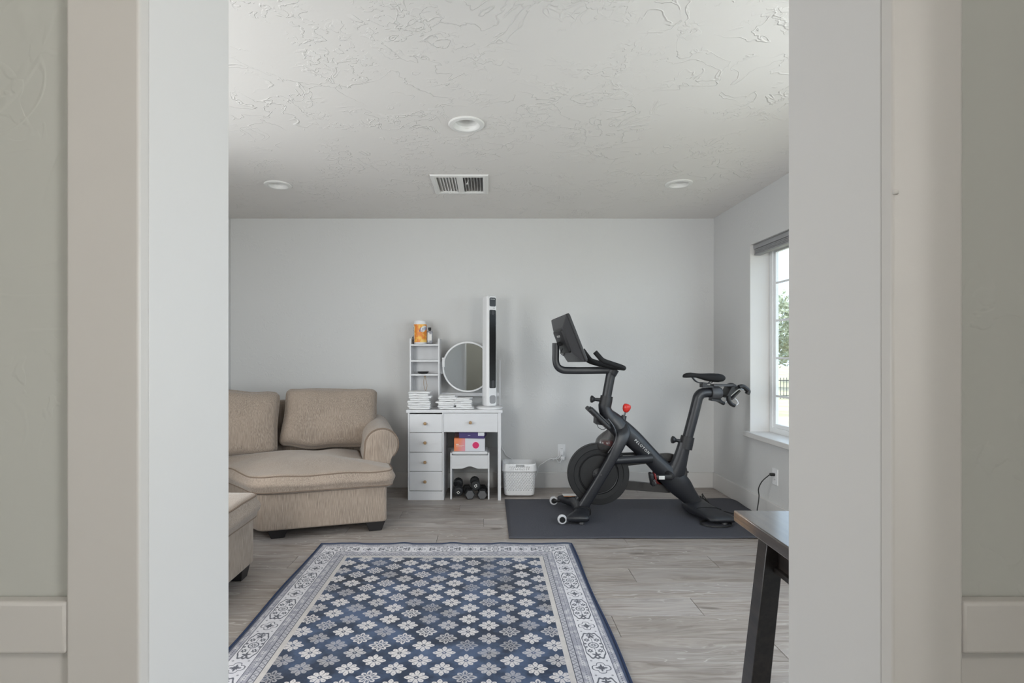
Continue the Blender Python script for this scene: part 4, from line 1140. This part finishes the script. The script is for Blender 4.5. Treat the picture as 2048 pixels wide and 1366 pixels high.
# monitor
nt_, nb_ = P(1134.5, 626.7, 3.65)-OB, P(1173, 724, 3.65)-OB
ft_, fb_ = P(1103, 640, 4.21)-OB, P(1136.5, 724, 4.21)-OB
ctr = (nt_+nb_+ft_+fb_)/4
ex = ((ft_+fb_)-(nt_+nb_)).normalized(); ez = ((nt_+ft_)-(nb_+fb_)).normalized(); ez = (ez-ex*ez.dot(ex)).normalized(); ey = ez.cross(ex)   # ey: towards the rider or away
W_, H_ = ((ft_+fb_)-(nt_+nb_)).length/2, ((nt_+ft_)-(nb_+fb_)).length/2
if ey.x < 0: ey = -ey                      # ey points to the rider (screen side)
RM = Matrix((ex, ey, ez)).transposed()
mt = Matrix.Translation(ctr) @ RM.to_4x4()
mb = MB(); rbox(mb, (0, .004, 0), (W_, .026, H_), .010, (12, 4, 8)); mb.xform(mt)
mon = mb.build('monitor', 'bike_plastic', bike, ang=50)
MB().box(-W_/2+.012, W_/2-.012, .0165, .0178, -H_/2+.012, H_/2-.012).xform(mt).build('screen', 'screen_glass', mon)
def sec(hx, hz, y_): return [(p[0], y_, p[1]) for p in rpoly(-hx, hx, -hz, hz, .018)]
MB().rings([sec(W_/2-.004, H_/2-.004, -.008), sec(W_/2-.03, H_/2-.025, -.018), sec(W_*.33, H_*.30, -.040), sec(W_*.31, H_*.28, -.043)]).xform(mt).build('back_shell', 'housing_grey', mon, ang=25)
MB().rings([sec(W_*.27, H_*.25, -.040), sec(W_*.25, H_*.24, -.056), sec(W_*.24, H_*.23, -.058)]).xform(mt).build('port_cover', 'bike_plastic', mon, ang=25)
me = text_mesh('PELOTON', .022); me.materials.append(M['decal_white'])
o = bpy.data.objects.new('lettering', me); COL.objects.link(o); o.parent = mon
# face the lettering backwards (away from the rider), readable from behind
o.matrix_local = mt @ Matrix.Translation((0, -.0585, .045)) @ Matrix.Rotation(PI/2, 4, 'X') @ (Matrix.Rotation(0, 4, 'Z'))
hm = mt @ Vector((0, -.055, -.01)); ha = b(1111.5, 690)
MB().tube([ha, ha.lerp(hm, .5), hm], [.014, .016, .018], 12).build('hinge', 'dark_steel', mon)
MB().lathe([(.016, -.035), (.016, .035)], ha.lerp(hm, .6), 'y', 16).build('hinge_barrel', 'rubber', mon)
MB().tube(cr([mt @ Vector(p) for p in ((.02, -.058, -.05), (.01, -.085, -.075), (-.005, -.075, -.10), (-.012, -.06, -.085))], 5), .003, 6).build('screen_cable', 'black_cord', mon)
# saddle: loft along x
mb = MB(); rg = []
prof_ = [(1366, 750.5, 755.0, .010), (1368, 748.2, 755.5, .018), (1374, 745.6, 755.6, .022), (1382, 745.0, 755.2, .025), (1392, 746.2, 755.5, .030), (1402, 747.0, 758.5, .040), (1412, 746.8, 761.5, .056), (1422, 746.4, 763.6, .072), (1432, 746.6, 764.2, .080), (1440, 748.2, 763.0, .078), (1443.5, 751, 760, .064), (1444.5, 754, 757, .04)]
for px, yt, yb, hw in prof_:
    t_, u = b(px, yt), b(px, yb); zc, hz = (t_.z+u.z)/2, (t_.z-u.z)/2; ring = []
    for k in range(20):
        a_ = 2*PI*k/20; ca_, sa_ = math.cos(a_), math.sin(a_)
        ring.append((t_.x, hw*math.copysign(abs(ca_)**.7, ca_), zc+hz*math.copysign(abs(sa_)**.75, sa_)-(.006*(1 if abs(ca_) < .3 and sa_ > 0 else 0))))
    rg.append(ring)
sad = MB().rings(rg).build('saddle', 'rubber', bike, ang=60)
for s_ in (-1, 1):
    q = cr([b(1384, 754), b(1390, 761), b(1396, 764.5), b(1406, 766.5), b(1418, 766.5), b(1424, 762)], 5)
    MB().tube([(p[0], (p[1]-0)*0+s_*(.012+.012*i/len(q)), p[2]) for i, p in enumerate(q)], .0038, 8).build('rail', 'dark_steel', sad)
MB().prism([(p.x, p.z) for p in bt([(1402, 764), (1411, 765), (1412, 770), (1424, 771), (1424, 775.5), (1402, 775)])], -.03, .03).build('saddle_clamp', 'bike_plastic', bike, bev=.003)
mb = MB(); btube(mb, [(1421, 786, 14.2, .050), (1428, 786, 14.2, .052), (1436, 786, 13.5, .050), (1441, 786, 11, .045)], sm=2)
sc_ = mb.build('seat_slider', 'housing_grey', bike, ang=50)
MB().prism([(p.x, p.z) for p in bt([(1419, 797), (1434, 798), (1444, 806), (1441, 807), (1431, 802), (1419, 801)])], -.04, .02).build('slider_lever', 'bike_plastic', sc_, bev=.002)
MB().prism([(p.x, p.z) for p in bt([(1424, 768.4), (1466, 768.4), (1466, 772.5), (1424, 772.5)])], -.035, .035).build('slider_rail', 'housing_grey', sc_, bev=.002)
# weight holder behind the saddle
wh = MB(); wh.prism([(p.x, p.z) for p in bt([(1456, 773), (1466, 771), (1470, 776), (1452, 796), (1446, 792)])], -.06, .06)
wh = wh.build('weight_holder', 'bike_plastic', bike, bev=.004)
for s_ in (-1, 1):
    y_ = .085*s_
    q = [b(1467, 773), b(1474, 771.5), b(1481, 776), b(1485, 781), b(1483, 786)]
    MB().tube(cr([(p.x, y_, p.z) for p in q], 5), .017, 10, side=(0, 1, 0), ry=.022).build('cradle_arm', 'bike_plastic', wh)
    q = [b(1446, 790), b(1447, 799), b(1452, 806), b(1458, 809)]
    MB().tube(cr([(p.x, y_, p.z) for p in q], 5), .014, 10, side=(0, 1, 0), ry=.022).build('cradle_arm', 'bike_plastic', wh)
    q = [b(1458, 795), b(1463, 800), b(1464, 805), b(1461, 808)]
    MB().tube(cr([(p.x, y_*1.1, p.z) for p in q], 5), .004, 8).build('cradle_wire', 'clear_wheel', wh)
    q = [b(1450, 790), b(1466, 777), b(1475, 778)]
    MB().tube(cr([(p.x, y_*1.1, p.z) for p in q], 5), .004, 8).build('cradle_wire', 'steel', wh)
    q = [b(1485, 782), b(1486.5, 780), b(1487, 779)]
    MB().tube([(p.x, y_, p.z) for p in q], .006, 8).build('cradle_tip', 'clear_wheel', wh)
MB().tube(bt([(1458, 796), (1474, 780)]), .022, 12, side=(0, 1, 0), ry=.05).build('holder_bar', 'bike_paint', wh)
# belt guard, pulley, cranks, pedals
def hull(c0, r0_, c1, r1_, n=24):
    dx_, dz_ = c1[0]-c0[0], c1[1]-c0[1]; L_ = math.hypot(dx_, dz_); base_a = math.atan2(dz_, dx_); be = math.acos((r0_-r1_)/L_)
    pts = []
    for k in range(n): a_ = base_a-be+2*be*k/(n-1); pts.append((c1[0]+r1_*math.cos(a_), c1[1]+r1_*math.sin(a_)))
    for k in range(n): a_ = base_a+be+(2*PI-2*be)*k/(n-1); pts.append((c0[0]+r0_*math.cos(a_), c0[1]+r0_*math.sin(a_)))
    return pts
cc = b(1335, 946, .06); fcc = b(1196, 947, .06)
hub_, crk = (cc.x, cc.z), (fcc.x, fcc.z)
bgd = MB().bandprism(hull(hub_, 40*K_, crk, 28*K_), hull(hub_, 24*K_, crk, 9*K_), .052, .082).build('belt_guard', 'guard_grey', bike, bev=.002)
MB().bandprism(hull(hub_, 31*K_, crk, 17*K_), hull(hub_, 29*K_, crk, 15*K_), .060, .074).build('drive_belt', 'rubber', bgd)
MB().lathe([(30*K_, -.004), (30*K_, .004), (26*K_, .006), (.03, .006), (.03, -.006), (26*K_, -.006)], (cc.x, .067, cc.z), 'y', 48).build('pulley', 'red_dark', bgd, ang=25)
cx = b(1341, 952, -.09)
MB().lathe([(.001, -.022), (.020, -.020), (.026, -.012), (.028, .0), (.028, .10), (.001, .10)], cx, 'y', 28).build('crank_hub', 'bike_plastic', bike)
for s_, dirx in ((-1, -1), (1, 1)):
    yy = -.112 if s_ < 0 else .112
    z_ = cx.z-.004; x0_ = cx.x; x1_ = cx.x+dirx*.158
    ck = MB().tube([(x0_, yy, z_), (x0_+dirx*.05, yy, z_), (x1_, yy, z_)], [.021, .018, .0165], 14, side=(0, 1, 0), ry=[.012]*3, sq=.6).build('crank_arm', 'bike_plastic', bike, ang=50)
    if s_ < 0: MB().box(x1_+.062, x1_+.104, yy-.0130, yy-.0118, z_-.0135, z_+.0125).build('decal', 'decal_white', ck)
    py_ = yy+s_*.055
    pd = MB(); pd.lathe([(.009, -.055), (.011, 0), (.009, .055)], (x1_, py_, z_), 'y', 14)
    pd = pd.build('pedal', 'dark_steel', bike)
    RP = Matrix.Rotation(R(80), 3, 'Y')
    rbox(MB(), (x1_-.004, py_, z_), (.095, .060, .024), .009, (6, 5, 4), None, RP).build('pedal_body', 'bike_plastic', pd, ang=60)
    rbox(MB(), (x1_+.018, py_, z_+.018), (.045, .045, .016), .005, (4, 4, 3), None, RP).build('clip', 'red_dark', pd, ang=60)
    rbox(MB(), (x1_+.016, py_, z_-.030), (.030, .040, .016), .005, (4, 4, 3), None, RP).build('clip', 'dark_steel', pd, ang=60)
MB().lathe([(.001, -.004), (.007, -.003), (.007, .006)], b(1375.5, 944, -.03), 'y', 12).build('frame_bolt', 'bike_plastic', bike)
# resistance knob
kb = b(1247, 836); kt = b(1253, 816)
v_ = (kt-kb)
MB().tube([kb-v_*.35, kb, kb+v_*.25], [.026, .020, .019], 16, side=(0, 1, 0)).build('knob_base', 'bike_paint', bike, ang=50)
MB().tube([kb+v_*.2, kb+v_*.7], .007, 10).build('knob_stem', 'dark_steel', bike)
MB().tube([kt-v_*.42, kt-v_*.34, kt-v_*.15, kt+v_*.12, kt+v_*.32, kt+v_*.40], [.012, .019, .027, .031, .026, .012], 20, side=(0, 1, 0)).build('resistance_knob', 'red_plastic', bike, ang=50)
# lettering along the tube
me = text_mesh('PELOTON', .026, spacing=1.38); me.materials.append(M['decal_white'])
o = bpy.data.objects.new('lettering', me); COL.objects.link(o); o.parent = frame
c_ = b(1284, 893.5, -.0535)
o.matrix_local = Matrix.Translation(c_) @ Matrix.Rotation(R(44), 4, 'Y') @ Matrix.Rotation(PI/2, 4, 'X')
# front foot
mb = MB(); rg = []
def capsule(x0_, x1_, y_, z0_, z1_, n=8, p=.7):
    ring = []; cx_, hx_, cz_, hz_ = (x0_+x1_)/2, (x1_-x0_)/2, (z0_+z1_)/2, (z1_-z0_)/2
    for k in range(20):
        a_ = 2*PI*k/20; ca_, sa_ = math.cos(a_), math.sin(a_)
        ring.append((cx_+hx_*math.copysign(abs(ca_)**p, ca_), y_, cz_+hz_*math.copysign(abs(sa_)**p, sa_)))
    return ring
X0 = -OB.x
for y_, x0_, x1_, z0_, z1_ in ((-.262, .575, .685, .030, .052), (-.255, .548, .706, .020, .062), (-.225, .552, .712, .018, .072), (-.16, .610, .724, .020, .086), (-.09, .628, .738, .024, .094), (0, .632, .742, .030, .096), (.09, .628, .738, .024, .094), (.16, .590, .724, .020, .092), (.225, .552, .712, .018, .088), (.255, .548, .706, .020, .078), (.262, .575, .685, .030, .062)):
    rg.append(capsule(X0+x0_, X0+x1_, y_, z0_, z1_))
ffoot = MB().rings(rg).build('front_foot', 'bike_paint', bike, ang=60)
for s_ in (-1, 1):
    wx = X0+.518; y_ = .238*s_
    wl = MB().lathe([(.020, -.013), (.028, -.013), (.033, -.008), (.033, .008), (.028, .013), (.020, .013)], (wx, y_, .036), 'y', 32).build('transport_wheel', 'clear_wheel', ffoot, ang=30)
    MB().lathe([(.001, -.0155), (.012, -.015), (.021, -.0135), (.021, .0135), (.012, .015), (.001, .0155)], (wx, y_, .036), 'y', 24).build('wheel_core', 'rubber', wl)
    MB().tube([(wx, y_-.016*s_, .036), (X0+.60, y_-.016*s_, .042)], .012, 10).build('wheel_arm', 'bike_plastic', wl)
    MB().lathe([(.018, 0), (.020, .004), (.016, .022)], (X0+.655, y_*.98, 0), 'z', 20).build('leveller', 'housing_grey', ffoot)
# collar seams on the foot under the fork blades
for s_ in (-1, 1):
    mb = MB(); mb.rings([capsule(X0+.612, X0+.742, s_*.138, .019, .0965), capsule(X0+.612, X0+.742, s_*.132, .019, .0975)]).build('foot_seam', 'rubber', ffoot)
# warning label on the far arm of the foot
mb = MB(); pts = []
MB().obox((X0+.640, .198, .0915), (.112, .088, .0014), Matrix.Rotation(R(-2.5), 3, 'X')).build('warning_label', 'decal_white', ffoot)
MB().obox((X0+.640, .147, .0940), (.108, .012, .0016), Matrix.Rotation(R(-2.5), 3, 'X')).build('label_stripe', 'decal_orange', ffoot)
# rear foot
rg = []
for y_, x0_, x1_, z0_, z1_ in ((-.275, 1.60, 1.725, .030, .042), (-.265, 1.545, 1.735, .020, .052), (-.22, 1.535, 1.735, .018, .064), (-.14, 1.500, 1.685, .018, .082), (-.07, 1.470, 1.650, .020, .100), (0, 1.460, 1.640, .022, .108), (.07, 1.470, 1.650, .020, .100), (.14, 1.500, 1.685, .018, .082), (.22, 1.535, 1.735, .018, .064), (.265, 1.545, 1.735, .020, .052), (.275, 1.60, 1.725, .030, .042)):
    rg.append(capsule(X0+x0_, X0+x1_, y_, z0_, z1_, p=.62))
rfoot = MB().rings(rg).build('rear_foot', 'bike_paint', bike, ang=60)
for s_ in (-1, 1):
    MB().lathe([(.020, 0), (.022, .004), (.016, .024)], (X0+1.66, .235*s_, 0), 'z', 20).build('leveller', 'housing_grey', rfoot)
    MB().rings([capsule(X0+1.497, X0+1.692, s_*.128, .017, .0865, p=.62), capsule(X0+1.494, X0+1.688, s_*.122, .017, .0885, p=.62)]).build('foot_seam', 'rubber', rfoot)
MB().lathe([(.001, -.03), (.026, -.024), (.030, .0), (.026, .02), (.001, .022)], b(1411, 1017), 'x', 20).build('power_socket', 'rubber', bike)
# coiled cable under the rear foot end
cl_ = thing('cable_coil', 'coil of black cable on the mat under the bike\'s rear foot', 'cord', (1.60, 3.685, .009))
q = []
for k in range(60):
    a_ = 2*PI*k/24; q.append((.105*math.cos(a_)*(1+.02*k/60), .072*math.sin(a_)+.005, .004+.0035*(k//24)))
MB().tube(q, .0036, 7).build('coil', 'black_cord', cl_)

# ------------------------------------------------------------------ dark table
tb = thing('dark_table', 'dark espresso wooden table with splayed legs at the right of the doorway', 'table', (.695, 1.49, 0), R(-2))
TL, TW, TZ = .80, .62, .76
MB().box(0, TW, -TL+.16, 0, TZ-.031, TZ).build('tabletop', 'tabletop_wood', tb, bev=.004, seg=3)
ap = MB().box(.050, .070, -TL+.24, -.115, TZ-.105, TZ-.031).build('apron', 'espresso_wood', tb)
MB().box(.040, .074, -TL+.24, -.125, TZ-.117, TZ-.103).build('apron_lip', 'espresso_wood', ap, bev=.002)
MB().box(.07, TW-.07, -.150, -.130, TZ-.105, TZ-.031).build('apron', 'espresso_wood', tb)
MB().box(.07, TW-.07, -TL+.25, -TL+.27, TZ-.105, TZ-.031).build('apron', 'espresso_wood', tb)
MB().box(TW-.07, TW-.05, -TL+.24, -.115, TZ-.105, TZ-.031).build('apron', 'espresso_wood', tb)
def tleg(x, y, sx, sy):
    t, bz = TZ-.031, 0
    a = [(x-.022, y-.024), (x+.022, y-.024), (x+.022, y+.024), (x-.022, y+.024)]
    dx_, dy_ = sx*.068, sy*.02
    MB().rings([[(p[0]+dx_, p[1]+dy_, 0) for p in [(x-.026, y-.028), (x+.026, y-.028), (x+.026, y+.028), (x-.026, y+.028)]], [(p[0], p[1], t) for p in a]]).build('leg', 'espresso_wood', tb, bev=.002)
tleg(.045, -.125, -1, 1); tleg(TW-.045, -.125, 1, 1); tleg(.045, -TL+.26, -1, -1); tleg(TW-.045, -TL+.26, 1, -1)

# small paint drip on the right casing edge
dp = MB(); rbox(dp, (XJR+.003, .5695, 1.377), (.006, .004, .006), .0018, (4, 4, 4)); dp.build('paint_drip', 'hall_trim_paint', bpy.data.objects['trim_5'], ang=60)
